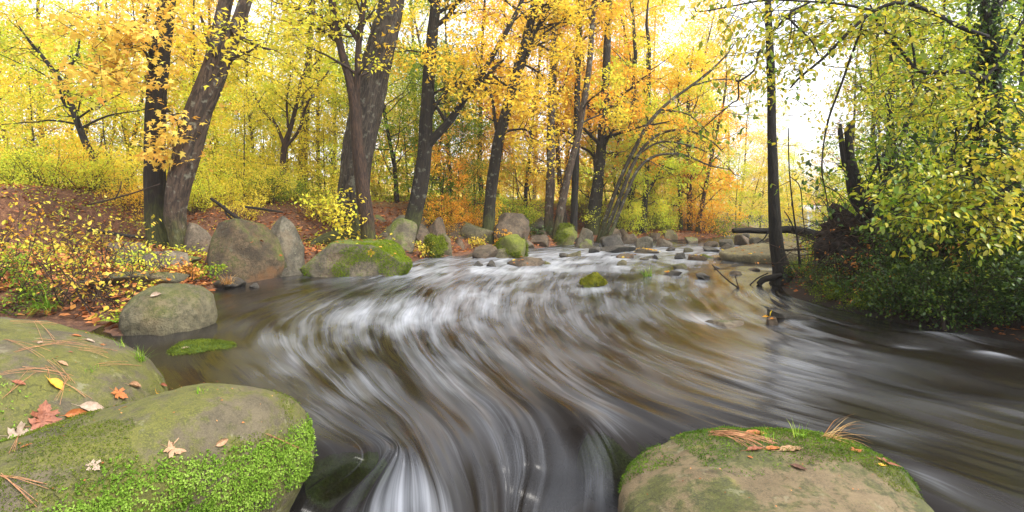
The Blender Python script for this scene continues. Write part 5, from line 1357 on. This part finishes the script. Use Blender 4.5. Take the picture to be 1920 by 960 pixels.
litter('meadow_grass', 60000, (-18, 20), (20, 46), lambda x, y: onleft(x, y) * (pdist(x, y, LSH) > 7), 56, 0.16, 'lime', 0.06, 'pale grass of the clearing behind the trunks', 0.1, 1.6)

# leaves that lie on rocks
def bvh(key):
    V, T, o = BOULDER[key]
    return BVHTree.FromPolygons([Vector(v) for v in V], [tuple(int(i) for i in t) for t in T])
BV = {}
def top_hit(key, x, y):
    if key not in BV: BV[key] = bvh(key)
    h = BV[key].ray_cast(Vector((x, y, 6)), Vector((0, 0, -1)))
    return (None, None) if h[0] is None else (np.array(h[0]), np.array(h[1]))
def cam_hit(key, px, py):
    if key not in BV: BV[key] = bvh(key)
    d = Vector(((px - CX) / F, 1.0, -(py - HY) / F)).normalized()
    h = BV[key].ray_cast(Vector((0, 0, CH)), d)
    return (None, None) if h[0] is None else (np.array(h[0]), np.array(h[1]))
def rock_leaves(key, n, mat, size, label, seed):
    r = np.random.default_rng(seed)
    V = BOULDER[key][0]; lo, hi = V.min(0), V.max(0)
    C, N = [], []
    for _ in range(n * 3):
        p, q = top_hit(key, r.uniform(lo[0], hi[0]), r.uniform(lo[1], hi[1]))
        if p is not None and p[2] > 0.0 and q[2] > 0.5:
            C.append(p + q * 0.012); N.append(q)
        if len(C) >= n: break
    if not C: return
    C, N = np.array(C), np.array(N); m = len(C)
    L = Leaves('kite'); L.add(C, unit(r.normal(size=(m, 3)) * np.array([1, 1, 0.1])), N + r.normal(size=(m, 3)) * 0.25, size * r.uniform(0.7, 1.3, m), r.random(m))
    V, T, rr = L.verts()
    tag(link('scattered_leaves', mesh_data('scattered_leaves', V, [T], LM[mat], True, {'rnd': rr})), label, None, None, 'stuff')
for k, (key, n, mt, lb) in enumerate([('mossflat', 34, 'litter_gold', 'orange leaves dropped on the flat-topped mossy boulder'), ('pale', 160, 'litter_gold', 'scattered orange leaves on the broad pale rock bar'), ('leafbar', 40, 'orange', 'orange leaves caught on the low far stone bar'),
        ('shelf', 60, 'litter_gold', 'leaves strewn on the broad rock shelf'), ('slab', 30, 'litter', 'brown leaves on the low mossy slab'), ('r6', 14, 'litter_gold', 'orange leaves on the grey-brown boulder of the rock row'), ('r2', 5, 'litter_gold', 'few leaves on the smooth boulder between trunks'),
        ('r9', 8, 'litter', 'leaves on the overhanging slab'), ('r15', 6, 'litter_gold', 'leaves on the moss-capped boulder'), ('angular', 8, 'litter', 'leaves resting on the rust-brown boulder'), ('peb', 3, 'orange', 'orange leaf on the small brown stone'), ('s2', 10, 'litter_gold', 'leaves on the longest riffle stone'), ('s10', 8, 'orange', 'red and orange leaves on a riffle stone'),
        ('s13', 8, 'orange', 'orange leaves on a low riffle stone'), ('s6', 10, 'litter_gold', 'leaves on a flat far riffle stone')]):
    rock_leaves(key, n, mt, 0.10 if key != 'mossflat' else 0.12, lb, 600 + k)

# ------------------------------------------------------------------ details on the near boulders
def leaf_mesh(kind, curl, mat, R, seed):
    r = np.random.default_rng(seed)
    if kind == 'oval':
        nu, nv = 11, 7
        u = np.linspace(0, 1, nu)[:, None]; v = np.linspace(-1, 1, nv)[None]
        w = 0.25 * np.sin(np.pi * u ** 0.85) ** 0.8 + 0.004
        x = u + 0 * v; y = w * v
        z = curl * (0.28 * v ** 2 * (w / 0.25) + 0.25 * (u - 0.45) ** 2) + 0.02 * np.sin(u * 20 + v * 3) * np.abs(v)
        V = np.stack([x, y + 0 * z, z + 0 * x], -1).reshape(-1, 3)
        i = np.arange(nu * nv).reshape(nu, nv)
        Q = np.stack([i[:-1, :-1], i[1:, :-1], i[1:, 1:], i[:-1, 1:]], -1).reshape(-1, 4)
        F_ = [Q]
    else:
        half = [(0.06, -0.02), (0.0, -0.14), (-0.04, -0.34), (0.08, -0.26), (0.16, -0.30), (0.20, -0.20), (0.26, -0.36), (0.34, -0.56), (0.42, -0.46), (0.52, -0.48), (0.48, -0.34), (0.46, -0.18), (0.58, -0.26), (0.66, -0.20), (0.76, -0.22), (0.82, -0.10), (1.0, 0.0)]
        out_ = half + [(x_, -y_) for x_, y_ in half[-2::-1]]
        rg = [np.array([(0.36 + (x_ - 0.36) * s_, y_ * s_, 0) for x_, y_ in out_]) for s_ in (1.0, 0.55)]
        V = np.vstack(rg + [np.array([(0.36, 0, 0)])]); no = len(out_)
        V[:, 2] += curl * (0.55 * V[:, 1] ** 2 + 0.25 * (V[:, 0] - 0.4) ** 2) + 0.05 * fbm(V * 4 + seed * 3.1, 2, 5) * (0.4 + curl)
        k_ = np.arange(no)
        F_ = [np.stack([k_, (k_ + 1) % no, no + (k_ + 1) % no, no + k_], -1), np.stack([no + k_, no + (k_ + 1) % no, np.full(no, 2 * no)], -1)]
    s, q, _ = tubes(np.array([[(0.02, 0, 0), (-0.15, 0.02, 0.01), (-0.32, 0.05, 0.0)]]), np.array([[0.012, 0.010, 0.008]]), 4)
    nb = len(V)
    V = np.vstack([V, s]); F_.append(q + nb)
    return mesh_data('fallen_leaf', V, F_, mat, True, {'rnd': np.full(len(V), R)})
def mat_fallen(name, c1, c2):
    t = NT(name)
    tc = t.n('TexCoord').outputs['Object']
    n = t.noise(tc, 6, 6, 0.65)
    x = t.n('SeparateXYZ', Vector=tc)
    rib = t.math('ABSOLUTE', x.outputs[1])
    c = t.mix(t.rng(n, 0.35, 0.65), c1, c2)
    c = t.mix(t.rng(rib, 0.0, 0.018, 0.6, 0.0), c, dk(c2, 1.3))
    d = t.n('BsdfPrincipled', Base__Color=c, Roughness=0.55, Normal=t.bump(n, 0.5, 0.01)).outputs[0]
    tr = t.n('BsdfTranslucent', Color=c).outputs[0]
    return t.done(t.n('MixShader', Fac=0.15, i1=d, i2=tr).outputs[0])
FM = {'tan': mat_fallen('leaf_tan', (0.32, 0.17, 0.085), (0.46, 0.28, 0.16)), 'pale': mat_fallen('leaf_palepink', (0.34, 0.24, 0.17), (0.46, 0.35, 0.27)), 'orange': mat_fallen('leaf_rusty', (0.33, 0.095, 0.025), (0.46, 0.17, 0.045)),
      'gold': mat_fallen('leaf_golden', (0.60, 0.27, 0.02), (0.72, 0.42, 0.04)), 'brown': mat_fallen('leaf_brown', (0.20, 0.06, 0.03), (0.36, 0.13, 0.07)), 'dark': mat_fallen('leaf_darkbrown', (0.09, 0.04, 0.025), (0.17, 0.08, 0.05)), 'green': mat_fallen('leaf_fresh_green', (0.20, 0.38, 0.05), (0.3, 0.5, 0.08))}
rl = np.random.default_rng(900)
CN = {'tan': 'tan', 'pale': 'pale pinkish', 'orange': 'rust-orange', 'gold': 'golden', 'brown': 'red-brown', 'dark': 'dark brown', 'green': 'fresh green'}
for key, px, py, s, kind, col, ang, curl, lb in [
    ('B', 158, 637, 17, 'oval', 'pale', 0.3, 0.6, 'small pale pinkish leaf on top of the broad olive boulder'), ('B', 72, 645, 14, 'oval', 'pale', 2.0, 0.4, 'tiny pale leaf among needles on the broad olive boulder'), ('B', 108, 678, 19, 'oval', 'tan', 0.1, 0.5, 'narrow tan leaf mid-way on the broad olive boulder'),
    ('B', 90, 712, 34, 'oval', 'gold', -0.1, 0.9, 'golden curled leaf leaning on pine needles'), ('B', 22, 715, 22, 'oval', 'brown', 0.2, 0.4, 'flat brown leaf near the left edge of the broad olive boulder'), ('B', 134, 629, 15, 'oval', 'orange', 0.4, 0.6, 'small rusty leaf beside the pine needle bundles'),
    ('B', 188, 646, 9, 'maple', 'orange', 0.4, 0.6, 'tiny orange leaf on the right slope of the broad olive boulder'), ('B', 128, 660, 7, 'oval', 'brown', 0.4, 0.6, 'tiny brown leaf scrap on the broad olive boulder'),
    ('A', 148, 762, 40, 'oval', 'pale', 0.35, 0.7, 'large pale pinkish leaf in the crack between the two near boulders'), ('B', 212, 733, 28, 'maple', 'orange', 0.2, 0.5, 'rust-orange leaf at the end of the crack between the near boulders'), ('B', 240, 722, 24, 'oval', 'tan', 0.8, 1.4, 'curled tan leaf standing at the top of the crack'),
    ('A', 12, 818, 44, 'maple', 'pale', 0.4, 0.8, 'pale pinkish lobed leaf at the left edge in the crack'), ('A', 55, 800, 46, 'maple', 'brown', 0.9, 1.2, 'crumpled red-brown leaf heaped in the crack'), ('A', 80, 792, 40, 'maple', 'brown', 2.5, 1.4, 'second crumpled brown leaf on top of the heap in the crack'), ('A', 120, 780, 36, 'oval', 'orange', 0.6, 1.0, 'rusty leaf under the large pale one'),
    ('A', 292, 738, 28, 'oval', 'gold', 0.1, 1.2, 'golden-orange curled leaf near the ridge of the domed boulder'), ('A', 312, 838, 34, 'maple', 'tan', 0.0, 0.8, 'pinkish-tan lobed leaf in the middle of the domed boulder'), ('A', 404, 836, 22, 'oval', 'tan', 1.4, 0.8, 'upright tan oval leaf on the right of the domed boulder'), ('A', 168, 868, 24, 'maple', 'pale', -0.3, 0.7, 'pale leaf scrap above the moss belt'),
    ('A', 38, 842, 17, 'oval', 'orange', 0.6, 0.5, 'small orange leaf at the left of the domed boulder'), ('A', 229, 766, 8, 'oval', 'orange', 0.6, 0.5, 'tiny red-orange leaf scrap on the domed boulder'), ('A', 300, 722, 16, 'oval', 'brown', 1.0, 0.8, 'brown leaf at the saddle between the near boulders'),
    ('C', 1186, 824, 32, 'oval', 'gold', 0.35, 0.7, 'bright golden leaf at the left end of the flat tan boulder'), ('C', 1400, 846, 32, 'oval', 'brown', 0.0, 1.0, 'glossy red-brown leaf left of its twin on the flat tan boulder'), ('C', 1436, 844, 30, 'oval', 'orange', 0.2, 0.9, 'rust-brown oval leaf right of its twin on the flat tan boulder'), ('C', 1462, 846, 46, 'oval', 'tan', 0.15, 0.6, 'long tan leaf on the mossy edge of the flat boulder'),
    ('C', 1402, 856, 12, 'oval', 'orange', -1.2, 0.5, 'tiny orange leaf below the twin brown leaves'), ('C', 1482, 872, 28, 'oval', 'dark', -0.9, 0.8, 'dark narrow leaf in the middle of the flat tan boulder'), ('C', 1598, 846, 19, 'maple', 'orange', 0.1, 1.2, 'small curled orange leaf on the right of the flat tan boulder'), ('C', 1646, 862, 36, 'maple', 'brown', -0.4, 1.0, 'pinkish-brown lobed leaf near the right end of the flat tan boulder'), ('C', 1645, 872, 15, 'oval', 'gold', -0.1, 0.5, 'tiny yellow leaf below the pinkish-brown one'),
    ('C', 1395, 815, 40, 'oval', 'orange', -0.2, 1.2, 'curled orange leaf on the heap of dry needles'), ('C', 1492, 816, 22, 'maple', 'green', 0.3, 0.4, 'fresh green leaf on the mossy edge of the flat boulder'), ('C', 1502, 808, 20, 'maple', 'green', 1.9, 0.5, 'pale green leaf behind the fresh green one'),
    ('submoss', 338, 655, 16, 'oval', 'pale', 0.2, 0.6, 'pale leaf on the flat green rock awash'), ('submoss', 438, 651, 14, 'oval', 'tan', 0.1, 0.5, 'tan leaf at the tip of the flat green rock awash'), ('round', 282, 556, 18, 'oval', 'pale', 0.5, 1.0, 'pale leaf on the left shoulder of the rounded olive boulder'),
    ('mossflat', 690, 474, 14, 'maple', 'gold', 0.2, 0.5, 'light orange leaf on top of the flat-topped mossy boulder')]:
    p, q = cam_hit(key, px, py)
    if p is None and key == 'A': p, q = cam_hit('B', px, py)
    if p is None: continue
    S = s * p[1] / F * 1.05
    a = np.array([math.cos(ang), math.sin(ang) * 1.0, 0.0]); a = unit(a - (a @ q) * q); b = np.cross(q, a)
    me = leaf_mesh(kind, curl * (0.35 if key == 'C' else 0.7), FM[col], 0.5, int(px) % 97)
    o = link('fallen_leaf', me)
    o.matrix_world = Matrix(((a[0] * S, b[0] * S, q[0] * S, p[0] + q[0] * 0.004), (a[1] * S, b[1] * S, q[1] * S, p[1] + q[1] * 0.004), (a[2] * S, b[2] * S, q[2] * S, p[2] + q[2] * 0.004), (0, 0, 0, 1)))
    tag(o, lb, 'leaf', 'fallen leaves on the near rocks')

for kk, nn_ in (('A', 90), ('B', 110), ('C', 80)):
    rock_leaves(kk, nn_, 'litter', 0.012, {'A': 'crumbs of dead leaf on the domed boulder', 'B': 'crumbs of dead leaf on the broad olive boulder', 'C': 'crumbs of dead leaf on the flat tan boulder'}[kk], 800 + nn_)
# pine needles
MAT_NEEDLE = mat_plain('pine_needle', (0.30, 0.13, 0.06), (0.50, 0.25, 0.12), 30, 0.6, 0.1)
def strands(name, key, items, mat, parent=None, label=None, cat=None, group=None, lift=0.004, rad=0.0011, hump=0.01):
    mb = MB(); first = None
    for px0, py0, px1, py1 in items:
        pts = []
        for t_ in np.linspace(0, 1, 9):
            p, q = cam_hit(key, px0 + (px1 - px0) * t_, py0 + (py1 - py0) * t_)
            if p is not None: pts.append(p + q * (lift + hump * math.sin(math.pi * t_)))
        if len(pts) < 3: continue
        P = spline(np.array(pts), 9)
        V, Q, tc = tubes(P[None], np.full((1, 9), rad), 4); mb.add(V, None, Q)
        if first is None: first = P[0]
    if mb.n:
        return tag(mb.build(name, mat, parent), label, cat, group)
rn = np.random.default_rng(33)
NEEDLE_AT = ['between the two near-left leaves', 'across the back of the crown', 'pointing at the small pale leaf', 'under the golden curled leaf', 'at the left edge in the middle', 'at the left edge near the back', 'below the golden curled leaf pointing down', 'right of the golden curled leaf', 'lying alone beside the tiny grass tuft', 'along the far rim', 'crossing the far rim bundle', 'at the left edge near the crack', 'below the small pale leaf', 'left of the narrow tan leaf']
NB = [(40, 690, 130, 705), (30, 660, 160, 640), (60, 640, 210, 655), (90, 675, 135, 715), (0, 700, 90, 690), (10, 640, 80, 665), (130, 705, 100, 750), (115, 715, 165, 745), (180, 685, 245, 687), (20, 605, 110, 612), (60, 600, 100, 640), (0, 745, 60, 700), (150, 655, 205, 668), (85, 690, 120, 715)]
for k, (a, b, c, d) in enumerate(NB):
    it = [(a + rn.normal() * 4, b + rn.normal() * 3, c + rn.normal() * 12, d + rn.normal() * 5) for _ in range(3)]
    strands('pine_needle_bundle', 'B', it, MAT_NEEDLE, None, 'dry pine needles on the broad olive boulder ' + NEEDLE_AT[k], 'pine needles', 'pine needles on the broad olive boulder')
for k, (a, b, c, d) in enumerate([(150, 770, 255, 728), (0, 895, 85, 912), (0, 890, 60, 945), (20, 850, 50, 800), (500, 815, 585, 850)]):
    it = [(a + rn.normal() * 3, b + rn.normal() * 2, c + rn.normal() * 6, d + rn.normal() * 4) for _ in range(3)]
    strands('pine_needle_bundle', 'A', it, MAT_NEEDLE, None, 'thin pine needles on the domed boulder ' + ('along the crack', 'at the lower left edge', 'slanting down the lower left corner', 'standing in the crack by the crumpled leaves', 'near the right tip')[k], 'pine needles', 'pine needles on the domed boulder')
hp = [(1335 + rn.uniform(-8, 30), 815 + rn.normal() * 4, 1420 + rn.uniform(-30, 40), 832 + rn.normal() * 6) for _ in range(26)]
strands('dry_needle_heap', 'C', hp, MAT_NEEDLE, None, 'flattened heap of dry brown needles on the flat tan boulder', 'needle heap', None, 0.006, 0.0018, 0.02)

# moss cushions that leaf out on the near boulders
MAT_MOSS = mat_leaf('moss_leaflets', [(0, (0.05, 0.11, 0.015)), (0.35, (0.15, 0.27, 0.03)), (0.7, (0.27, 0.42, 0.06)), (1, (0.42, 0.55, 0.14))], 0.3)
MAT_MOSS2 = mat_leaf('moss_fine', [(0, (0.05, 0.075, 0.012)), (0.5, (0.11, 0.15, 0.02)), (1, (0.22, 0.26, 0.03))], 0.25)
def moss(key, n, wfn, size, seed, mat, name='moss', per=3):
    V, T, root = BOULDER[key]
    r = np.random.default_rng(seed)
    a, b, c = V[T[:, 0]], V[T[:, 1]], V[T[:, 2]]
    nn = np.cross(b - a, c - a); ar = np.linalg.norm(nn, axis=1); nn = unit(nn)
    cen_ = (a + b + c) / 3
    if (nn * (cen_ - V.mean(0))).sum() < 0: nn = -nn
    w = ar * np.maximum(wfn(cen_, nn), 0)
    if w.sum() <= 0: return
    i = r.choice(len(T), n, p=w / w.sum())
    u, v = r.random(n), r.random(n); f = u + v > 1; u[f], v[f] = 1 - u[f], 1 - v[f]
    P = a[i] + (b[i] - a[i]) * u[:, None] + (c[i] - a[i]) * v[:, None]; N = nn[i]
    P = P + N * (r.random(n) * size * 1.3)[:, None]
    L = Leaves('kite')
    tone = np.clip(0.5 + 0.45 * fbm(P * 14, 3, seed) , 0, 1)
    for k in range(per):
        A = unit(r.normal(size=(n, 3)) + N * 0.15)
        L.add(P, A, N + r.normal(size=(n, 3)) * 0.35, size * r.uniform(0.6, 1.3, n), np.clip(tone * 0.6 + 0.45 * r.random(n) - 0.03, 0, 1))
    V2, T2, rr = L.verts()
    parent = root if root.type == 'EMPTY' else None
    o = link(name, mesh_data(name, V2, [T2], mat, True, {'rnd': rr}), parent)
    if parent is None:
        o.parent = root
        o.matrix_parent_inverse = Matrix.Translation(-Vector(root.location))
    return tag(o, kind='stuff')
def wA(c, n):
    nz = fbm(c * 3.5, 3, 12)
    front = (c[:, 1] - 2.6) * 0.8 + (-(c[:, 0] + 1.95)) * 0.12
    rim = sm(0.34, 0.20, c[:, 2] + 0.07 * nz + 0.25 * np.maximum(front, 0)) * (c[:, 2] > -0.06)
    return rim * (0.15 + sm(-0.25, 0.25, nz + 0.3))
moss('A', 20000, wA, 0.012, 71, MAT_MOSS)
def wA2(c, n): return (fbm(c * 2.2, 4, 19) > 0.12) * (n[:, 2] > 0.3) * 1.0
moss('A', 9000, wA2, 0.006, 72, MAT_MOSS2)
def wB(c, n):
    nz = fbm(c * 3.5, 3, 22)
    return (sm(3.0, 2.7, c[:, 1]) * (c[:, 2] > 0.0) + 0.0) * (0.3 + sm(-0.2, 0.3, nz))
moss('B', 9000, wB, 0.011, 73, MAT_MOSS)
moss('B', 9000, lambda c, n: (fbm(c * 2.2, 4, 29) > 0.15) * (n[:, 2] > 0.3) * 1.0, 0.006, 74, MAT_MOSS2)
def wC(c, n):
    back = sm(2.55, 2.95, c[:, 1] + 0.12 * fbm(c * 4, 3, 8)) * (c[:, 0] > 0.95) + sm(0.90, 0.75, c[:, 0] + 0.06 * fbm(c * 5, 3, 8)) * (c[:, 1] > 2.75)
    return back * (c[:, 2] > -0.06)
moss('C', 9000, wC, 0.008, 75, mat_leaf('moss_green', [(0, (0.04, 0.08, 0.012)), (0.5, (0.09, 0.17, 0.02)), (1, (0.2, 0.32, 0.03))], 0.3))
moss('C', 7000, lambda c, n: (fbm(c * 2.6, 4, 39) > 0.08) * sm(1.3, 1.8, c[:, 0]) * (n[:, 2] > 0.4), 0.005, 76, MAT_MOSS2)
moss('mossflat', 15000, lambda c, n: (c[:, 2] > -0.02) * (0.03 + sm(-0.1, 0.35, fbm(c * 1.9, 3, 5) + 0.22 * (c[:, 0] + 3.7) - 0.5 * (c[:, 2] - 0.3))), 0.020, 77, mat_leaf('moss_bright', [(0, (0.06, 0.10, 0.01)), (0.5, (0.16, 0.24, 0.012)), (1, (0.30, 0.36, 0.02))], 0.3), per=2)
moss('mound', 3000, lambda c, n: (c[:, 2] > 0.04) * 1.0, 0.022, 78, mat_leaf('moss_olive', [(0, (0.07, 0.08, 0.01)), (0.5, (0.2, 0.21, 0.02)), (1, (0.34, 0.33, 0.04))], 0.3), per=2)
moss('submoss', 6000, lambda c, n: (c[:, 2] > -0.03) * 1.0, 0.012, 79, MAT_MOSS2, per=2)
for kk in ('r15', 'r16', 'r7'):
    moss(kk, 1200, lambda c, n: (c[:, 2] > 0.05) * sm(-0.1, 0.2, fbm(c * 1.5, 2, 3)), 0.05, 80, mat_leaf('moss_far', [(0, (0.06, 0.09, 0.01)), (1, (0.22, 0.27, 0.02))], 0.3), per=2)

# grass tufts, dry stalks, fern
MAT_GRASS = mat_leaf('grass_blade', [(0, (0.10, 0.22, 0.02)), (0.6, (0.22, 0.42, 0.04)), (1, (0.4, 0.5, 0.08))], 0.4)
MAT_DRY = mat_leaf('dry_blade', [(0, (0.32, 0.14, 0.05)), (0.5, (0.55, 0.33, 0.13)), (1, (0.68, 0.5, 0.24))], 0.3)
def tuft(name, p, n, h, label, cat, mat, seed, lean=(0, 0), w=0.003, spread=0.02, bend=0.5, group=None):
    r = np.random.default_rng(seed); mb = MB()
    root = np.array(p, float)
    for i in range(n):
        b = root + np.array([r.normal() * spread, r.normal() * spread, -0.01])
        d = np.array([r.normal() * 0.5 + lean[0], r.normal() * 0.5 + lean[1], 1.0])
        P = wander(r, b, d, h * r.uniform(0.5, 1.2), 7, 0.06, -bend / 7 * r.uniform(0.5, 1.6))
        sd = unit(np.cross(P[-1] - P[0], [0, 0, 1.0]) + 1e-6)
        ww = (w * np.array([1, 1.1, 1, 0.85, 0.65, 0.4, 0.05]))[:, None] * sd
        V = np.concatenate([P - ww, P + ww, P + np.array([0, 0, 0.0005])])
        q = np.arange(6)
        Q = np.stack([q, q + 7, q + 8, q + 1], -1)
        mb.add(V[:14], None, Q, rnd=np.full(14, r.random()))
    return tag(mb.build(name, mat), label, cat, group)
def at_hit(key, px, py):
    p, q = cam_hit(key, px, py)
    return p if p is not None else W(px, py, 0.05)
tuft('grass_tuft', at_hit('B', 262, 676), 46, 0.13, 'bright green grass tuft on the right rim of the broad olive boulder', 'grass', MAT_GRASS, 1, (0.1, 0), 0.0022)
tuft('grass_tuft', at_hit('B', 228, 650), 14, 0.08, 'small grass wisp at the back rim of the broad olive boulder', 'grass', MAT_GRASS, 2, (0.0, 0), 0.002)
tuft('grass_tuft', at_hit('B', 172, 692), 14, 0.05, 'tiny grass tuft on the face of the broad olive boulder', 'grass', MAT_GRASS, 3, (0.0, 0), 0.002)
tuft('grass_tuft', at_hit('A', 118, 784), 30, 0.07, 'low grass tuft in the crack between the near boulders', 'grass', MAT_GRASS, 4, (0.1, -0.2), 0.002)
tuft('grass_tuft', at_hit('C', 1442, 826), 18, 0.08, 'thin grass blades on the mossy edge of the flat tan boulder', 'grass', MAT_GRASS, 5, (0.0, 0.2), 0.0018)
tuft('grass_tuft', at_hit('C', 1500, 822), 16, 0.11, 'taller bent grass blades beside the fresh green leaves', 'grass', MAT_GRASS, 6, (0.1, 0.2), 0.0018)
tuft('grass_tuft', at_hit('A', 376, 735), 12, 0.05, 'small grass tuft at the back rim of the domed boulder', 'grass', MAT_GRASS, 7, (0, 0.2), 0.002)
tuft('dry_grass', at_hit('C', 1545, 822), 30, 0.24, 'arching tuft of dry straw on the back of the flat tan boulder', 'dry grass', MAT_DRY, 8, (0.9, -0.1), 0.0022, 0.02, 1.4)
tuft('grass_tuft', W(1215, 520, -0.02), 40, 0.28, 'grass clump growing among riffle stones mid-stream', 'grass', MAT_GRASS, 9, (0, 0), 0.006, 0.05)
tuft('grass_tuft', np.array([W(370, 548, 0.1)[0], 9.7, 0.12]), 60, 0.32, 'rusty grass tuft overhanging the pool edge', 'grass', MAT_DRY, 10, (0.3, -0.2), 0.004, 0.05, 1.0)
tuft('grass_tuft', np.array([W(20, 596, 0.1)[0], 7.15, 0.15]), 90, 0.35, 'grass hanging over the little inlet at the left edge', 'grass', MAT_GRASS, 11, (0.0, -0.6), 0.004, 0.07, 1.3)
# fern
fr = empty('fern', W(226, 608, 0.05), 'small bright fern between the rounded boulder and brambles', 'fern')
rfn = np.random.default_rng(12)
for k in range(6):
    a = rfn.uniform(0, 6.28); P = wander(rfn, np.array(fr.location), np.array([math.cos(a) * 0.8, math.sin(a) * 0.8 - 0.3, 0.9]), 0.28, 12, 0.04, -0.09)
    Lf = Leaves('kite'); T_ = unit(np.gradient(P, axis=0))
    for sgn in (-1, 1):
        sd = unit(np.cross(T_, [0, 0, 1.0])) * sgn
        Lf.add(P[1:], sd[1:] + T_[1:] * 0.4, np.tile([0, 0, 1.0], (11, 1)) + 0.1 * rfn.normal(size=(11, 3)), np.linspace(0.075, 0.015, 11), np.clip(rfn.random(11) * 0.4 + 0.4, 0, 1))
    Lf.build('frond', MAT_GRASS, fr, kindtag=None)

# sticks, roots, stump pieces
def stick(name, paths, label, cat, bark, group=None, part='branch'):
    pl = Plant(name, paths[0][0][0], label, cat, group, bark)
    for j, (P, R) in enumerate(paths):
        pl.limb('stem' if j == 0 else part, np.asarray(P), np.asarray(R), 7, 0.08, j)
    return pl
stick('fallen_twig', [px_path([(1335, 496, 2), (1350, 512, 2.5), (1368, 528, 3), (1385, 540, 4)], 10.0, 12), px_path([(1378, 515, 1.5), (1382, 530, 2), (1386, 542, 2)], 10.0, 8)], 'thin twig sticking out of the water left of the slim trunk', 'twig', 'twig')
stick('driftwood', [px_path([(1422, 533, 10), (1432, 524, 12), (1450, 520, 12), (1465, 515, 10)], 10.45, 12), px_path([(1400, 540, 2), (1420, 522, 2.5), (1440, 512, 3)], 10.4, 8)], 'dark driftwood piece lodged at the foot of the slim trunk', 'driftwood', 'black')
stick('bank_root', [px_path([(395, 372, 5), (418, 388, 6), (440, 405, 7), (470, 422, 6)], 14.6, 14), px_path([(420, 385, 4), (425, 402, 4), (436, 412, 3)], 14.6, 8)], 'dark exposed root running down the bank behind the rust-brown boulder', 'root', 'black')
stick('bank_root', [px_path([(460, 388, 4), (490, 392, 5), (530, 398, 4)], 15.4, 12)], 'dark root along the bank above the tall pale boulder', 'root', 'black')
stick('log_stub', [px_path([(588, 462, 22), (600, 455, 24), (616, 447, 24), (632, 441, 20)], 15.8, 14)], 'short grey-brown log stub left of the massive trunk', 'log', 'grey')
stick('dead_branch', [px_path([(165, 384, 3), (200, 376, 3.5), (250, 362, 3), (300, 345, 2)], 9.6, 14), px_path([(215, 375, 2.5), (225, 355, 2), (228, 340, 1.5)], 9.6, 8)], 'reddish dead branch slanting in front of the straight dark trunk', 'branch', 'red')
stick('fallen_branch', [px_path([(165, 430, 6), (210, 438, 7), (270, 446, 6)], 12.6, 12)], 'dark fallen branch left of the straight trunk foot', 'branch', 'black')
stick('broken_stake', [px_path([(1772, 625, 8), (1769, 600, 7), (1766, 575, 5), (1764, 566, 3)], 6.5, 10)], 'pale broken stick standing at the right water edge', 'stick', 'far')
stick('rotten_stump', [px_path([(525, 505, 26), (517, 478, 22), (510, 455, 14), (507, 448, 5)], 12.2, 12)], 'orange-brown rotten wood splinter between the two tall pool boulders', 'stump', 'red')
stick('hanging_vine', [px_path([(1478, 240, 2), (1480, 320, 2.5), (1488, 400, 3), (1496, 455, 4), (1500, 500, 5)], 10.0, 20), px_path([(1480, 330, 1.5), (1500, 350, 2), (1505, 400, 2), (1510, 440, 1.5)], 10.0, 12)], 'dark vines hanging just right of the slim straight trunk', 'vine', 'black', part='tendril')

# a pale shed glimpsed far upstream
sh = empty('shed', (34.5, 60, gz(34.5, 60)), 'small pale blue-white shed glimpsed beyond the fallen log', 'shed')
z0 = gz(34.5, 60) - 0.3
def box(x0, x1, y0, y1, z0_, z1):
    V = np.array([(x, y, z) for z in (z0_, z1) for y in (y0, y1) for x in (x0, x1)], float)
    Q = np.array([(0, 2, 3, 1), (4, 5, 7, 6), (0, 1, 5, 4), (2, 6, 7, 3), (0, 4, 6, 2), (1, 3, 7, 5)])
    return V, Q
MW = mat_plain('shed_paint', (0.55, 0.6, 0.68), (0.68, 0.72, 0.78), 3, 0.6, 0.1)
for k in range(8):
    V, Q = box(33.2 + k * 0.36, 33.2 + k * 0.36 + 0.33, 60, 60.12, z0, z0 + 2.3); link('wall_panel', mesh_data('wall_panel', V, [Q], MW, False), sh)
V, Q = box(33.2, 36.05, 60.13, 62.5, z0, z0 + 2.28); link('wall', mesh_data('wall', V, [Q], MW, False), sh)
V = np.array([(33.0, 59.8, z0 + 2.31), (36.3, 59.8, z0 + 2.31), (36.3, 62.7, z0 + 2.31), (33.0, 62.7, z0 + 2.31), (33.0, 61.2, z0 + 3.1), (36.3, 61.2, z0 + 3.1)])
link('roof', mesh_data('roof', V, [np.array([(0, 1, 5, 4), (2, 3, 4, 5), (3, 2, 1, 0)]), np.array([(0, 4, 3), (1, 2, 5)])], mat_plain('shed_roof', (0.3, 0.3, 0.32), (0.4, 0.4, 0.42)), False), sh)

# ------------------------------------------------------------------ the misty air
t = NT('misty_air')
v = t.n('VolumePrincipled', Color=(0.97, 0.98, 1.0), Density=0.0010, Anisotropy=0.3)
t.t.links.new(v.outputs[0], t.out.inputs['Volume'])
V, Q = box(-236, 236, -24, 312, -4.0, 48.0)
ho = link('haze', mesh_data('haze', V, [Q], t.m, False))
tag(ho, 'thin pale mist between the trees', None, None, 'stuff')
